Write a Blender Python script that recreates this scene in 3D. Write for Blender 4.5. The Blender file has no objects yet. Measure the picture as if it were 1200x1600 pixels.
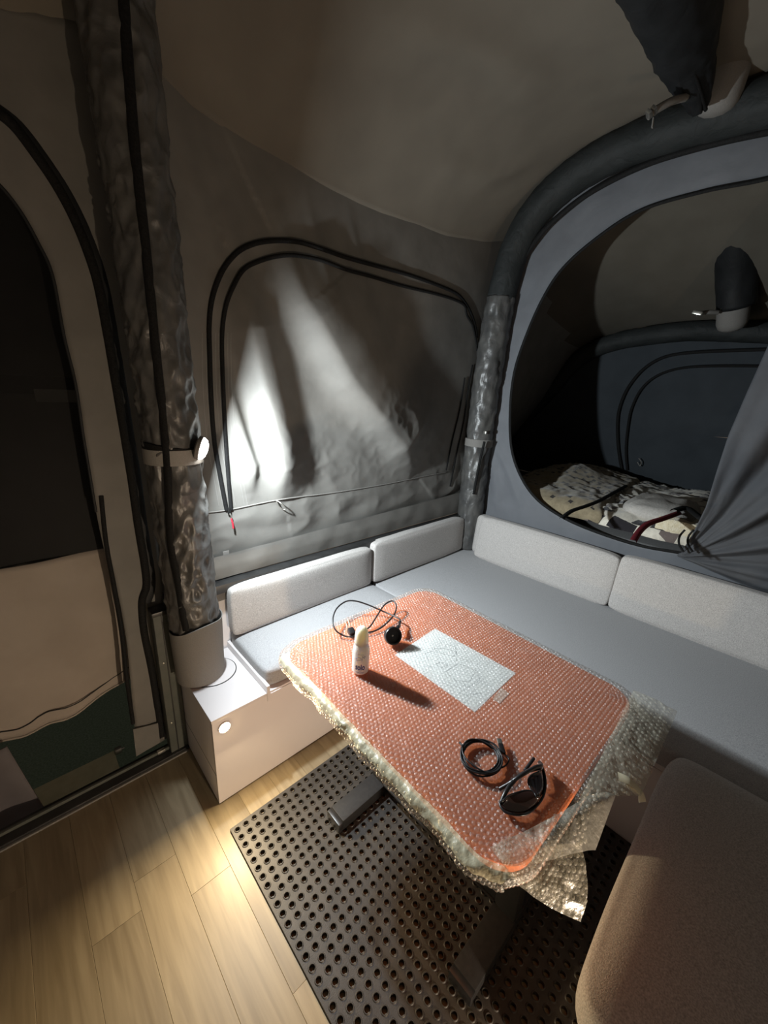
import bpy, bmesh, math, random
from mathutils import Vector, Matrix, noise
random.seed(7)
C = bpy.context.scene.collection
SC = bpy.context.scene

# ------------------------------------------------------------------ camera
F_PX = 615.0
H = 1.5
def _u(v): return v / v.length
_a = _u(Vector((676, -154, F_PX))); _b = _u(Vector((-622, -225, F_PX)))
_m = _u(_a + _b); _d = _u(_a - _b); _a = _u(_m + _d); _b = _u(_m - _d); _c = _a.cross(_b)
RM = Matrix((_a, _b, _c))                      # rows: world x, y, z in lens axes (right, down, forward)
cam_d = bpy.data.cameras.new('camera'); cam = bpy.data.objects.new('camera', cam_d); C.objects.link(cam)
cam_d.sensor_fit = 'VERTICAL'; cam_d.sensor_height = 36; cam_d.lens = F_PX / 1600 * 36
cam_d.clip_start = 0.02; cam_d.clip_end = 60
_r = Matrix(((RM[0][0], -RM[0][1], -RM[0][2]), (RM[1][0], -RM[1][1], -RM[1][2]), (RM[2][0], -RM[2][1], -RM[2][2])))
cam.matrix_world = Matrix.Translation((0, 0, H)) @ _r.to_4x4()
SC.camera = cam

# ------------------------------------------------------------------ world, lights, exposure
SC.view_settings.view_transform = 'Standard'; SC.view_settings.look = 'None'
SC.view_settings.gamma = 1; SC.view_settings.use_curve_mapping = False
SC.view_settings.exposure = 0.0
SC.cycles.use_denoising = True
SC.cycles.transparent_max_bounces = 24
SC.cycles.max_bounces = 10; SC.cycles.diffuse_bounces = 6
SC.cycles.sample_clamp_indirect = 6
w = bpy.data.worlds.new('world'); SC.world = w; w.use_nodes = True
w.node_tree.nodes['Background'].inputs[0].default_value = (1.0, 0.80, 0.62, 1)
w.node_tree.nodes['Background'].inputs[1].default_value = 0.095

LAMP = Vector((0.452, 1.325, 1.289)); LAMP_N = _u(Vector((0.83, -0.46, -0.28)))
def light(name, kind, loc, direction, energy, color, **kw):
    l = bpy.data.lights.new(name, kind); l.energy = energy; l.color = color
    for k, v in kw.items(): setattr(l, k, v)
    o = bpy.data.objects.new(name, l); C.objects.link(o); o.location = loc
    o.rotation_euler = Vector(direction).to_track_quat('-Z', 'Y').to_euler(); return o
light('lantern_light', 'AREA', LAMP + LAMP_N * 0.024, LAMP_N, 33, (0.88, 0.96, 1.0), shape='DISK', size=0.05)
CAB = Vector((0.389, 1.146, 0.338))
light('courtesy_light', 'AREA', CAB + Vector((0, -0.012, 0)), (0.0, -1, -0.12), 9.0, (1.0, 0.76, 0.44), shape='DISK', size=0.03)
# its twin on the kitchen cabinet behind the viewer
CAB2 = Vector((0.45, -0.76, 0.335))
light('courtesy_light', 'AREA', CAB2 + Vector((0, 0.014, 0)), (0, 1, -0.22), 16.0, (1.0, 0.78, 0.56), shape='DISK', size=0.03)

# ------------------------------------------------------------------ helpers
def ray(px, py): return RM @ Vector((px - 600, py - 800, F_PX))
def onx(px, py, X): r = ray(px, py); return r * (X / r.x) + Vector((0, 0, H))
def ony(px, py, Y): r = ray(px, py); return r * (Y / r.y) + Vector((0, 0, H))
def onz(px, py, Z): r = ray(px, py); return r * ((Z - H) / r.z) + Vector((0, 0, H))

def tag(o, label=None, cat=None, group=None, kind=None):
    if label: o['label'] = label
    if cat: o['category'] = cat
    if group: o['group'] = group
    if kind: o['kind'] = kind
    return o
def empty(name, loc, label=None, cat=None, group=None, kind=None):
    o = bpy.data.objects.new(name, None); C.objects.link(o); o.location = loc; o.empty_display_size = 0.05
    bpy.context.view_layer.update()
    return tag(o, label, cat, group, kind)
def link(name, me, m, parent=None, smooth=True):
    if m:
        for x in (m if isinstance(m, (list, tuple)) else [m]): me.materials.append(x)
    if smooth:
        for p in me.polygons: p.use_smooth = True
    o = bpy.data.objects.new(name, me); C.objects.link(o)
    if parent:
        o.parent = parent
        base = Vector(parent.location)
        q = parent.parent
        while q: base += Vector(q.location); q = q.parent
        o.matrix_parent_inverse = Matrix.Translation(-base)
    return o
def mesh(name, vs, fs, m, parent=None, smooth=True):
    me = bpy.data.meshes.new(name); me.from_pydata([tuple(v) for v in vs], [], fs); me.update()
    return link(name, me, m, parent, smooth)
def frombm(name, bm, m, parent=None, smooth=True):
    bmesh.ops.recalc_face_normals(bm, faces=bm.faces[:])
    me = bpy.data.meshes.new(name); bm.to_mesh(me); bm.free(); return link(name, me, m, parent, smooth)
def autosmooth(o, ang=40):
    me = o.data; me.set_sharp_from_angle(angle=math.radians(ang)); return o
def box(name, x0, x1, y0, y1, z0, z1, m, parent=None, bev=0.002, seg=2):
    bm = bmesh.new(); bmesh.ops.create_cube(bm, size=1)
    for v in bm.verts: v.co = Vector(((x0 + x1) / 2 + v.co.x * (x1 - x0), (y0 + y1) / 2 + v.co.y * (y1 - y0), (z0 + z1) / 2 + v.co.z * (z1 - z0)))
    if bev: bmesh.ops.bevel(bm, geom=bm.edges[:], offset=bev, segments=seg, profile=0.6, affect='EDGES')
    return autosmooth(frombm(name, bm, m, parent), 35)
def boxm(name, M, sx, sy, sz, m, parent=None, bev=0.001):
    bm = bmesh.new(); bmesh.ops.create_cube(bm, size=1)
    for v in bm.verts: v.co = Vector((v.co.x * sx, v.co.y * sy, v.co.z * sz))
    if bev: bmesh.ops.bevel(bm, geom=bm.edges[:], offset=bev, segments=2, profile=0.6, affect='EDGES')
    for v in bm.verts: v.co = M @ v.co
    return autosmooth(frombm(name, bm, m, parent), 35)
def frame(loc, zdir, xhint=(1, 0, 0)):
    z = _u(Vector(zdir)); x = Vector(xhint); x = _u(x - z * x.dot(z)); y = z.cross(x)
    return Matrix(((x.x, y.x, z.x, loc[0]), (x.y, y.y, z.y, loc[1]), (x.z, y.z, z.z, loc[2]), (0, 0, 0, 1)))
def smoothpath(pts, n=8, closed=False):
    P = [Vector(p) for p in pts]; out = []; N = len(P)
    for i in range(N if closed else N - 1):
        p0 = P[(i - 1) % N] if closed or i > 0 else P[0]; p1 = P[i]; p2 = P[(i + 1) % N]
        p3 = P[(i + 2) % N] if closed or i + 2 < N else P[-1]
        for k in range(n):
            t = k / n
            out.append(0.5 * ((2 * p1) + (p2 - p0) * t + (2 * p0 - 5 * p1 + 4 * p2 - p3) * t * t + (3 * p1 - p0 - 3 * p2 + p3) * t ** 3))
    if not closed: out.append(P[-1])
    return out
def tube(name, pts, r, m, parent=None, seg=10, closed=False, n=8, cap=True, wr=None):
    P = smoothpath(pts, n, closed) if n > 1 else [Vector(p) for p in pts]
    N = len(P); R = r if callable(r) else (lambda t: r)
    vs, fs = [], []; nrm = None
    for i, p in enumerate(P):
        if closed: t = P[(i + 1) % N] - P[i - 1]
        else: t = P[min(i + 1, N - 1)] - P[max(i - 1, 0)]
        t = _u(t)
        if nrm is None:
            nrm = Vector((0, 0, 1)) if abs(t.z) < 0.9 else Vector((1, 0, 0))
        nrm = _u(nrm - t * nrm.dot(t)); b = t.cross(nrm)
        for k in range(seg):
            a = 2 * math.pi * k / seg
            dv = nrm * math.cos(a) + b * math.sin(a)
            rr = R(i / (N - 1))
            if wr: rr += wr(p, dv)
            vs.append(p + dv * rr)
    for i in range(N if closed else N - 1):
        for k in range(seg):
            a0 = i * seg + k; a1 = i * seg + (k + 1) % seg; b0 = ((i + 1) % N) * seg + k; b1 = ((i + 1) % N) * seg + (k + 1) % seg
            fs.append((a0, a1, b1, b0))
    if cap and not closed:
        fs.append(tuple(range(seg))[::-1]); fs.append(tuple((N - 1) * seg + k for k in range(seg)))
    return mesh(name, vs, fs, m, parent)
def lathe(name, prof, M, m, parent=None, seg=32):
    vs, fs = [], []
    for r, z in prof:
        for k in range(seg):
            a = 2 * math.pi * k / seg; vs.append(M @ Vector((r * math.cos(a), r * math.sin(a), z)))
    for i in range(len(prof) - 1):
        for k in range(seg):
            fs.append((i * seg + k, i * seg + (k + 1) % seg, (i + 1) * seg + (k + 1) % seg, (i + 1) * seg + k))
    if prof[0][0] > 1e-4: fs.append(tuple(range(seg))[::-1])
    if prof[-1][0] > 1e-4: fs.append(tuple((len(prof) - 1) * seg + k for k in range(seg)))
    return autosmooth(mesh(name, vs, fs, m, parent), 40)
def grid(name, nu, nv, fn, m, parent=None, thick=0):
    vs = [fn(i / nu, j / nv) for j in range(nv + 1) for i in range(nu + 1)]
    fs = [(j * (nu + 1) + i, j * (nu + 1) + i + 1, (j + 1) * (nu + 1) + i + 1, (j + 1) * (nu + 1) + i) for j in range(nv) for i in range(nu)]
    o = mesh(name, vs, fs, m, parent)
    if thick:
        s = o.modifiers.new('thickness', 'SOLIDIFY'); s.thickness = thick; s.offset = 0
    return o
def ribbon(name, pts, width, up, m, parent=None, thick=0.004, n=6, closed=False):
    """a flat tape along pts; up(p) = the surface normal it lies on"""
    P = smoothpath(pts, n, closed) if n > 1 else [Vector(p) for p in pts]; N = len(P); vs, fs = [], []
    for i, p in enumerate(P):
        t = _u((P[(i + 1) % N] if closed or i < N - 1 else P[i]) - (P[i - 1] if closed or i > 0 else P[0]))
        nn = _u(Vector(up(p))); s = _u(t.cross(nn)) * (width / 2)
        vs += [p - s, p - s * 0.75 + nn * thick, p + s * 0.75 + nn * thick, p + s]
    for i in range(N if closed else N - 1):
        j = (i + 1) % N
        for k in range(3): fs.append((i * 4 + k, i * 4 + k + 1, j * 4 + k + 1, j * 4 + k))
    return mesh(name, vs, fs, m, parent)
def interp(x, T):
    if x <= T[0][0]: return T[0][1]
    for (a, b), (c, d) in zip(T, T[1:]):
        if x <= c:
            t = (x - a) / (c - a); t = t * t * (3 - 2 * t) if False else t
            return b + (d - b) * t
    return T[-1][1]
def nz(x, y, z=0.0): return noise.noise(Vector((x, y, z)))
def cloth(x, y, s=0):
    """crumpled cloth relief, about -1..1"""
    return 0.6 * nz(x * 3.1, y * 3.1, s) + 0.25 * (1 - 2 * abs(nz(x * 7.0 + 3, y * 7.0, s + 5))) + 0.12 * (1 - 2 * abs(nz(x * 17, y * 17, s + 9)))

# ------------------------------------------------------------------ materials
def mat(name, col, rough=0.8, col2=None, nscale=60, stretch=(1, 1, 1), bump=0.0, bscale=300, bdist=0.002, metal=0, spec=0.3, sheen=0, detail=3, lo=0.35, hi=0.65, emit=None, coat=0, wrinkle=0, wscale=25):
    m = bpy.data.materials.new(name); m.use_nodes = True; nt = m.node_tree; N = nt.nodes; L = nt.links
    b = N['Principled BSDF']; b.inputs['Roughness'].default_value = rough; b.inputs['Metallic'].default_value = metal
    b.inputs['Specular IOR Level'].default_value = spec; b.inputs['Base Color'].default_value = (*col, 1)
    b.inputs['Sheen Weight'].default_value = sheen; b.inputs['Coat Weight'].default_value = coat
    tc = N.new('ShaderNodeTexCoord'); mp = N.new('ShaderNodeMapping'); L.new(tc.outputs['Object'], mp.inputs['Vector'])
    mp.inputs['Scale'].default_value = stretch
    if col2:
        n = N.new('ShaderNodeTexNoise'); n.inputs['Scale'].default_value = nscale; n.inputs['Detail'].default_value = detail
        L.new(mp.outputs[0], n.inputs['Vector'])
        r = N.new('ShaderNodeValToRGB'); r.color_ramp.elements[0].position = lo; r.color_ramp.elements[1].position = hi
        r.color_ramp.elements[0].color = (*col, 1); r.color_ramp.elements[1].color = (*col2, 1)
        L.new(n.outputs['Fac'], r.inputs['Fac']); L.new(r.outputs[0], b.inputs['Base Color'])
    prev = None
    if wrinkle:
        n = N.new('ShaderNodeTexNoise'); n.inputs['Scale'].default_value = wscale; n.inputs['Detail'].default_value = 4; n.inputs['Distortion'].default_value = 1.2
        L.new(mp.outputs[0], n.inputs['Vector'])
        bp = N.new('ShaderNodeBump'); bp.inputs['Strength'].default_value = wrinkle; bp.inputs['Distance'].default_value = 0.01
        L.new(n.outputs['Fac'], bp.inputs['Height']); prev = bp
    if bump:
        n = N.new('ShaderNodeTexNoise'); n.inputs['Scale'].default_value = bscale; n.inputs['Detail'].default_value = 2
        L.new(mp.outputs[0], n.inputs['Vector'])
        bp = N.new('ShaderNodeBump'); bp.inputs['Strength'].default_value = bump; bp.inputs['Distance'].default_value = bdist
        L.new(n.outputs['Fac'], bp.inputs['Height'])
        if prev: L.new(prev.outputs[0], bp.inputs['Normal'])
        prev = bp
    if prev: L.new(prev.outputs[0], b.inputs['Normal'])
    if emit:
        b.inputs['Emission Color'].default_value = (*emit[0], 1); b.inputs['Emission Strength'].default_value = emit[1]
    return m

M_tent = mat('tent_fabric', (0.15, 0.145, 0.133), 0.62, (0.178, 0.172, 0.158), 9, bump=0.25, bscale=700, bdist=0.0006, spec=0.35, wrinkle=0.10, wscale=11)
M_tentR = mat('tent_fabric_blue_grey', (0.135, 0.142, 0.155), 0.66, (0.158, 0.166, 0.18), 6, bump=0.2, bscale=700, bdist=0.0006, spec=0.3, wrinkle=0.2, wscale=9)
M_roof = mat('roof_canvas', (0.155, 0.138, 0.112), 0.85, (0.175, 0.156, 0.126), 5, bump=0.3, bscale=500, bdist=0.0008, spec=0.15, wrinkle=0.10, wscale=5)
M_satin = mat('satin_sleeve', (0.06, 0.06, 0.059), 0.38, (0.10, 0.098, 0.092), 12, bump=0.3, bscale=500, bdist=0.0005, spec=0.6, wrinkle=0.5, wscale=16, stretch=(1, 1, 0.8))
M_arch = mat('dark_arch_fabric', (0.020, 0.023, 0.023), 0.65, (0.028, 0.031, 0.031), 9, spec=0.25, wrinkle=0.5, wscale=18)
M_strapl = mat('pale_webbing', (0.27, 0.26, 0.24), 0.8, (0.30, 0.29, 0.27), 300, bump=0.4, bscale=600)
M_dark = mat('dark_nylon', (0.010, 0.011, 0.012), 0.6, (0.014, 0.015, 0.016), 14, spec=0.35, wrinkle=0.3, wscale=14)
M_zip = mat('black_zipper_tape', (0.008, 0.008, 0.008), 0.75, (0.015, 0.015, 0.015), 200, bump=0.5, bscale=400, bdist=0.001, spec=0.15)
M_strap = mat('grey_webbing', (0.19, 0.182, 0.17), 0.8, (0.215, 0.205, 0.19), 300, bump=0.4, bscale=600)
M_uph = mat('heather_grey_upholstery', (0.33, 0.31, 0.295), 0.92, (0.60, 0.575, 0.55), 330, bump=0.5, bscale=450, bdist=0.0015, sheen=0.15, spec=0.15, detail=4, lo=0.3, hi=0.7)
M_seat = mat('blue_grey_seat_cloth', (0.29, 0.292, 0.30), 0.92, (0.47, 0.472, 0.48), 330, bump=0.5, bscale=450, bdist=0.0015, sheen=0.1, spec=0.15, detail=4, lo=0.3, hi=0.7)
M_white = mat('white_laminate', (0.72, 0.69, 0.69), 0.42, (0.75, 0.72, 0.72), 4, spec=0.4)
M_alu = mat('grey_green_metal', (0.085, 0.092, 0.08), 0.55, (0.10, 0.105, 0.092), 30, metal=0.0, spec=0.3, bump=0.1, bscale=60)
M_steel = mat('bright_steel', (0.6, 0.58, 0.52), 0.3, (0.5, 0.49, 0.45), 40, metal=0.9)
M_rail = mat('black_rail', (0.02, 0.02, 0.02), 0.4, (0.03, 0.03, 0.03), 20, spec=0.5)
M_rubber = mat('black_rubber', (0.024, 0.021, 0.018), 0.5, (0.038, 0.034, 0.03), 25, bump=0.4, bscale=350, bdist=0.001, spec=0.45)
M_legs = mat('black_powder_coat', (0.012, 0.012, 0.013), 0.55, (0.016, 0.016, 0.017), 80, bump=0.2, bscale=600, spec=0.3)
M_board = mat('terracotta_board', (0.60, 0.165, 0.055), 0.5, (0.66, 0.195, 0.07), 12, spec=0.3)
M_plastic = mat('black_plastic', (0.012, 0.012, 0.013), 0.35, (0.018, 0.018, 0.019), 50, spec=0.6)
M_cord = mat('black_cord', (0.010, 0.010, 0.011), 0.45, (0.016, 0.016, 0.017), 60, spec=0.5)
M_wbottle = mat('white_bottle_plastic', (0.82, 0.80, 0.78), 0.3, (0.85, 0.83, 0.81), 20, spec=0.5)
M_cap = mat('cream_cap', (0.86, 0.80, 0.66), 0.3, (0.88, 0.83, 0.70), 20, spec=0.5)
for _m in (M_wbottle, M_cap):
    _b = _m.node_tree.nodes['Principled BSDF']; _b.inputs['Subsurface Weight'].default_value = 1.0; _b.inputs['Subsurface Scale'].default_value = 0.03; _b.inputs['Subsurface Radius'].default_value = (1, 0.9, 0.75)
M_blue = mat('blue_ink', (0.03, 0.06, 0.26), 0.5, (0.04, 0.07, 0.3), 30)
M_bluel = mat('pale_blue_ink', (0.25, 0.30, 0.50), 0.5, (0.3, 0.34, 0.52), 30)
M_ink = mat('grey_pencil_ink', (0.40, 0.42, 0.42), 0.7, (0.6, 0.62, 0.62), 90)
M_red = mat('red_cord', (0.65, 0.03, 0.05), 0.6, (0.5, 0.02, 0.04), 300)
M_carpet = mat('dark_green_carpet', (0.17, 0.26, 0.205), 0.95, (0.26, 0.36, 0.30), 120, bump=1.0, bscale=300)
M_tread = mat('khaki_step_tread', (0.50, 0.50, 0.34), 0.6, (0.58, 0.58, 0.42), 20, bump=0.6, bscale=150)
M_beige = mat('beige_flap_cloth', (0.30, 0.262, 0.225), 0.85, (0.33, 0.29, 0.25), 8, bump=0.2, bscale=500, wrinkle=0.12, wscale=8)
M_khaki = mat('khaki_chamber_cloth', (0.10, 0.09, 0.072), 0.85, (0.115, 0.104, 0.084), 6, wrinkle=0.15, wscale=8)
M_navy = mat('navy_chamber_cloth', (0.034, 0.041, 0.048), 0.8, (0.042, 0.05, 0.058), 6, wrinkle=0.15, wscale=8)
M_cream = mat('cream_fleece', (0.66, 0.58, 0.40), 0.95, (0.75, 0.68, 0.52), 60, bump=1.0, bscale=180, bdist=0.004, sheen=0.4)
M_maroon = mat('maroon_trim', (0.10, 0.008, 0.012), 0.8, (0.14, 0.01, 0.018), 100)
M_pillow = mat('pale_grey_ribbed_cloth', (0.42, 0.40, 0.37), 0.9, (0.50, 0.48, 0.45), 100, bump=0.8, bscale=120)
M_lens = mat('dark_lens', (0.03, 0.012, 0.01), 0.08, (0.035, 0.014, 0.012), 10, spec=0.8, coat=0.5)
M_tag = mat('ivory_plastic', (0.75, 0.66, 0.46), 0.5, (0.8, 0.72, 0.52), 60)
M_mattress = mat('grey_mattress', (0.2, 0.2, 0.2), 0.9, (0.24, 0.24, 0.24), 100)

def film_mat(name, dif, glossf, rough, tint=(1, 1, 1), bump=0.0, bs=90, fk=0.35, dcol=(0.85, 0.84, 0.78)):
    m = bpy.data.materials.new(name); m.use_nodes = True; nt = m.node_tree; N = nt.nodes; L = nt.links
    N.remove(N['Principled BSDF']); out = N['Material Output']
    t = N.new('ShaderNodeBsdfTransparent'); t.inputs[0].default_value = (*tint, 1)
    d = N.new('ShaderNodeBsdfDiffuse'); d.inputs[0].default_value = (*dcol, 1)
    g = N.new('ShaderNodeBsdfGlossy'); g.inputs['Roughness'].default_value = rough; g.inputs[0].default_value = (1, 1, 1, 1)
    a = N.new('ShaderNodeMixShader'); a.inputs[0].default_value = dif; L.new(t.outputs[0], a.inputs[1]); L.new(d.outputs[0], a.inputs[2])
    fr = N.new('ShaderNodeFresnel'); fr.inputs[0].default_value = 1.45
    mu = N.new('ShaderNodeMath'); mu.operation = 'MULTIPLY_ADD'; mu.inputs[1].default_value = fk; mu.inputs[2].default_value = glossf
    L.new(fr.outputs[0], mu.inputs[0])
    b = N.new('ShaderNodeMixShader'); L.new(mu.outputs[0], b.inputs[0]); L.new(a.outputs[0], b.inputs[1]); L.new(g.outputs[0], b.inputs[2])
    if bump:
        tc = N.new('ShaderNodeTexCoord'); n = N.new('ShaderNodeTexNoise'); n.inputs['Scale'].default_value = bs; n.inputs['Detail'].default_value = 3
        bp = N.new('ShaderNodeBump'); bp.inputs['Strength'].default_value = bump; bp.inputs['Distance'].default_value = 0.004
        L.new(tc.outputs['Object'], n.inputs['Vector']); L.new(n.outputs['Fac'], bp.inputs['Height'])
        for s in (d, g): L.new(bp.outputs[0], s.inputs['Normal'])
        L.new(bp.outputs[0], fr.inputs['Normal'])
    L.new(b.outputs[0], out.inputs['Surface']); return m
M_film = film_mat('bubble_film', 0.06, 0.04, 0.34, bump=0.9, bs=140)
M_bub = film_mat('bubble_domes', 0.07, 0.05, 0.26, bump=0.7, bs=260)
M_flap = film_mat('crumpled_bubble_film', 0.22, 0.05, 0.4, (0.97, 0.97, 0.94), 0.8, 70, 0.3, (0.88, 0.83, 0.66))
M_flapb = film_mat('crumpled_bubble_domes', 0.12, 0.02, 0.45, (1, 1, 1), 0.5, 120, 0.25, (0.88, 0.83, 0.66))
M_rim = film_mat('rolled_film', 0.5, 0.04, 0.4, (1, 0.98, 0.85), 0.7, 60, 0.35, (0.86, 0.80, 0.56))
M_mesh = film_mat('insect_mesh', 0.0, 0.0, 0.6, (0.35, 0.35, 0.34))

def paper_mat():
    m = mat('white_paper', (0.80, 0.82, 0.80), 0.8, (0.78, 0.80, 0.79), 30); return m
M_paper = paper_mat()

def wood_mat():
    m = bpy.data.materials.new('oak_vinyl'); m.use_nodes = True; nt = m.node_tree; N = nt.nodes; L = nt.links
    b = N['Principled BSDF']; b.inputs['Roughness'].default_value = 0.42; b.inputs['Specular IOR Level'].default_value = 0.4
    tc = N.new('ShaderNodeTexCoord'); oi = N.new('ShaderNodeObjectInfo')
    mp = N.new('ShaderNodeMapping'); mp.inputs['Scale'].default_value = (30, 2.2, 30)
    ad = N.new('ShaderNodeVectorMath'); ad.operation = 'ADD'
    cm = N.new('ShaderNodeCombineXYZ'); mm = N.new('ShaderNodeMath'); mm.operation = 'MULTIPLY'; mm.inputs[1].default_value = 40
    L.new(oi.outputs['Random'], mm.inputs[0]); L.new(mm.outputs[0], cm.inputs[1]); L.new(mm.outputs[0], cm.inputs[2])
    L.new(tc.outputs['Object'], mp.inputs[0]); L.new(mp.outputs[0], ad.inputs[0]); L.new(cm.outputs[0], ad.inputs[1])
    n = N.new('ShaderNodeTexNoise'); n.inputs['Scale'].default_value = 1.5; n.inputs['Detail'].default_value = 6; n.inputs['Distortion'].default_value = 0.6
    L.new(ad.outputs[0], n.inputs['Vector'])
    r = N.new('ShaderNodeValToRGB'); r.color_ramp.elements[0].position = 0.3; r.color_ramp.elements[1].position = 0.72
    r.color_ramp.elements[0].color = (0.19, 0.15, 0.092, 1); r.color_ramp.elements[1].color = (0.285, 0.235, 0.152, 1)
    L.new(n.outputs['Fac'], r.inputs[0])
    hs = N.new('ShaderNodeHueSaturation'); mr = N.new('ShaderNodeMapRange'); mr.inputs[3].default_value = 0.86; mr.inputs[4].default_value = 1.12
    L.new(oi.outputs['Random'], mr.inputs[0]); L.new(mr.outputs[0], hs.inputs['Value']); L.new(r.outputs[0], hs.inputs['Color'])
    L.new(hs.outputs[0], b.inputs['Base Color'])
    bp = N.new('ShaderNodeBump'); bp.inputs['Strength'].default_value = 0.25; bp.inputs['Distance'].default_value = 0.001
    L.new(n.outputs['Fac'], bp.inputs['Height']); L.new(bp.outputs[0], b.inputs['Normal'])
    return m
M_wood = wood_mat()

def patch_mat(name, base, dark, sx, sy, thr, base2=None, mid=None):
    """cloth printed with scattered rectangular patches"""
    m = mat(name, base, 0.95, base2 or base, 40, sheen=0.3, bump=0.6, bscale=200, bdist=0.003); nt = m.node_tree; N = nt.nodes; L = nt.links
    b = N['Principled BSDF']; src = b.inputs['Base Color'].links[0].from_socket
    tc = N.new('ShaderNodeTexCoord'); mp = N.new('ShaderNodeMapping'); mp.inputs['Scale'].default_value = (sx, sy, 1)
    mp.inputs['Rotation'].default_value = (0, 0, 0.3)
    L.new(tc.outputs['Object'], mp.inputs[0])
    v = N.new('ShaderNodeTexVoronoi'); v.distance = 'CHEBYCHEV'; v.inputs['Scale'].default_value = 1
    v.inputs['Randomness'].default_value = 0.8
    L.new(mp.outputs[0], v.inputs['Vector'])
    c1 = N.new('ShaderNodeMath'); c1.operation = 'LESS_THAN'; c1.inputs[1].default_value = 0.38; L.new(v.outputs['Distance'], c1.inputs[0])
    sp = N.new('ShaderNodeSeparateColor'); L.new(v.outputs['Color'], sp.inputs[0])
    c2 = N.new('ShaderNodeMath'); c2.operation = 'LESS_THAN'; c2.inputs[1].default_value = thr; L.new(sp.outputs[0], c2.inputs[0])
    mu = N.new('ShaderNodeMath'); mu.operation = 'MULTIPLY'; L.new(c1.outputs[0], mu.inputs[0]); L.new(c2.outputs[0], mu.inputs[1])
    cr = N.new('ShaderNodeValToRGB'); cr.color_ramp.interpolation = 'CONSTANT'
    cr.color_ramp.elements[0].color = (*dark, 1); cr.color_ramp.elements[1].position = 0.55; cr.color_ramp.elements[1].color = (*(mid or dark), 1)
    L.new(sp.outputs[1], cr.inputs[0])
    mx = N.new('ShaderNodeMix'); mx.data_type = 'RGBA'; L.new(mu.outputs[0], mx.inputs[0]); L.new(src, mx.inputs[6]); L.new(cr.outputs[0], mx.inputs[7])
    L.new(mx.outputs[2], b.inputs['Base Color']); return m
M_spot = patch_mat('spotted_fleece', (0.22, 0.18, 0.115), (0.02, 0.015, 0.012), 30, 30, 0.35, (0.29, 0.24, 0.155))
M_patch = patch_mat('patchwork_print', (0.74, 0.70, 0.60), (0.02, 0.018, 0.022), 17, 11, 0.85, (0.60, 0.56, 0.48), (0.16, 0.13, 0.12))

# ------------------------------------------------------------------ setting: floor
YW = 1.55; XW = 2.32
base = box('floor', -1.6, 2.34, -1.6, 1.50, -0.06, -0.005, mat('subfloor', (0.05, 0.035, 0.02), 0.8, (0.07, 0.05, 0.03), 30), bev=0)
tag(base, 'floor of pale oak vinyl planks', kind='structure')
x = 0.058 - 0.12 * 7; k = 0; plank_cache = {}
ENDS = {0: [-0.35, 0.42, 1.08], 1: [-0.55, 0.93], 2: [-0.25, 0.545, 1.30], 3: [-0.4, 0.385], 4: [-0.2, 0.62, 1.27], -1: [-0.3, 0.99], -2: [0.1, 0.8]}
for c in range(-8, 10):
    x0 = 0.058 + 0.12 * c
    if x0 > 1.38 or x0 < -1.0: continue
    ends = ENDS.get(c, [random.uniform(-0.6, -0.2), random.uniform(0.3, 0.8), random.uniform(1.1, 1.3)])
    ys = [-1.0] + ends + [1.47]
    for a, b_ in zip(ys, ys[1:]):
        box('plank', x0 + 0.0002, x0 + 0.1198, a + 0.0002, b_ - 0.0002, -0.006, 0, M_wood, base, bev=0.0006, seg=1)

# ------------------------------------------------------------------ setting: fabric window wall
TOP = [(-1.6, 2.20), (-0.4, 2.24), (0.157, 2.295), (0.317, 2.351), (0.42, 2.39), (0.488, 2.355), (0.589, 2.305), (0.797, 2.268), (1.063, 2.250), (1.408, 2.253), (1.871, 2.286), (2.2, 2.345), (2.43, 2.41)]
def topz(x): return interp(x, TOP)
def ridge(x, z, line, amp, wl, wr):
    """a soft fold along a polyline; wl / wr = its width on the lower-left and upper-right side"""
    best = None; L = 0; tot = 0
    segs = list(zip(line, line[1:])); lens = [math.hypot(b[0] - a[0], b[1] - a[1]) for a, b in segs]; T = sum(lens)
    for (a, b), ln in zip(segs, lens):
        dx, dz = (b[0] - a[0]) / ln, (b[1] - a[1]) / ln
        t = max(0, min(ln, (x - a[0]) * dx + (z - a[1]) * dz))
        qx, qz = x - a[0] - dx * t, z - a[1] - dz * t
        d = math.hypot(qx, qz); sgn = 1 if (dx * qz - dz * qx) > 0 else -1
        if best is None or d < best[0]: best = (d, sgn, (L + t) / T)
        L += ln
    d, sgn, u = best; wd = wr if sgn > 0 else wl
    env = min(1, u * 4 + 0.15) * min(1, (1 - u) * 5 + 0.1)
    return amp * math.exp(-(d / wd) ** 2) * env
R1 = [(0.68, 1.88), (0.765, 1.52), (0.815, 1.30), (0.872, 0.99)]
R2 = [(0.86, 2.00), (0.97, 1.82), (1.20, 1.54), (1.50, 1.28), (1.74, 1.04)]
R3 = [(1.15, 1.88), (1.62, 1.50), (1.86, 1.22)]
R0 = [(0.625, 1.55), (0.652, 1.42), (0.690, 1.28), (0.722, 1.17), (0.715, 1.05)]
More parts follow.
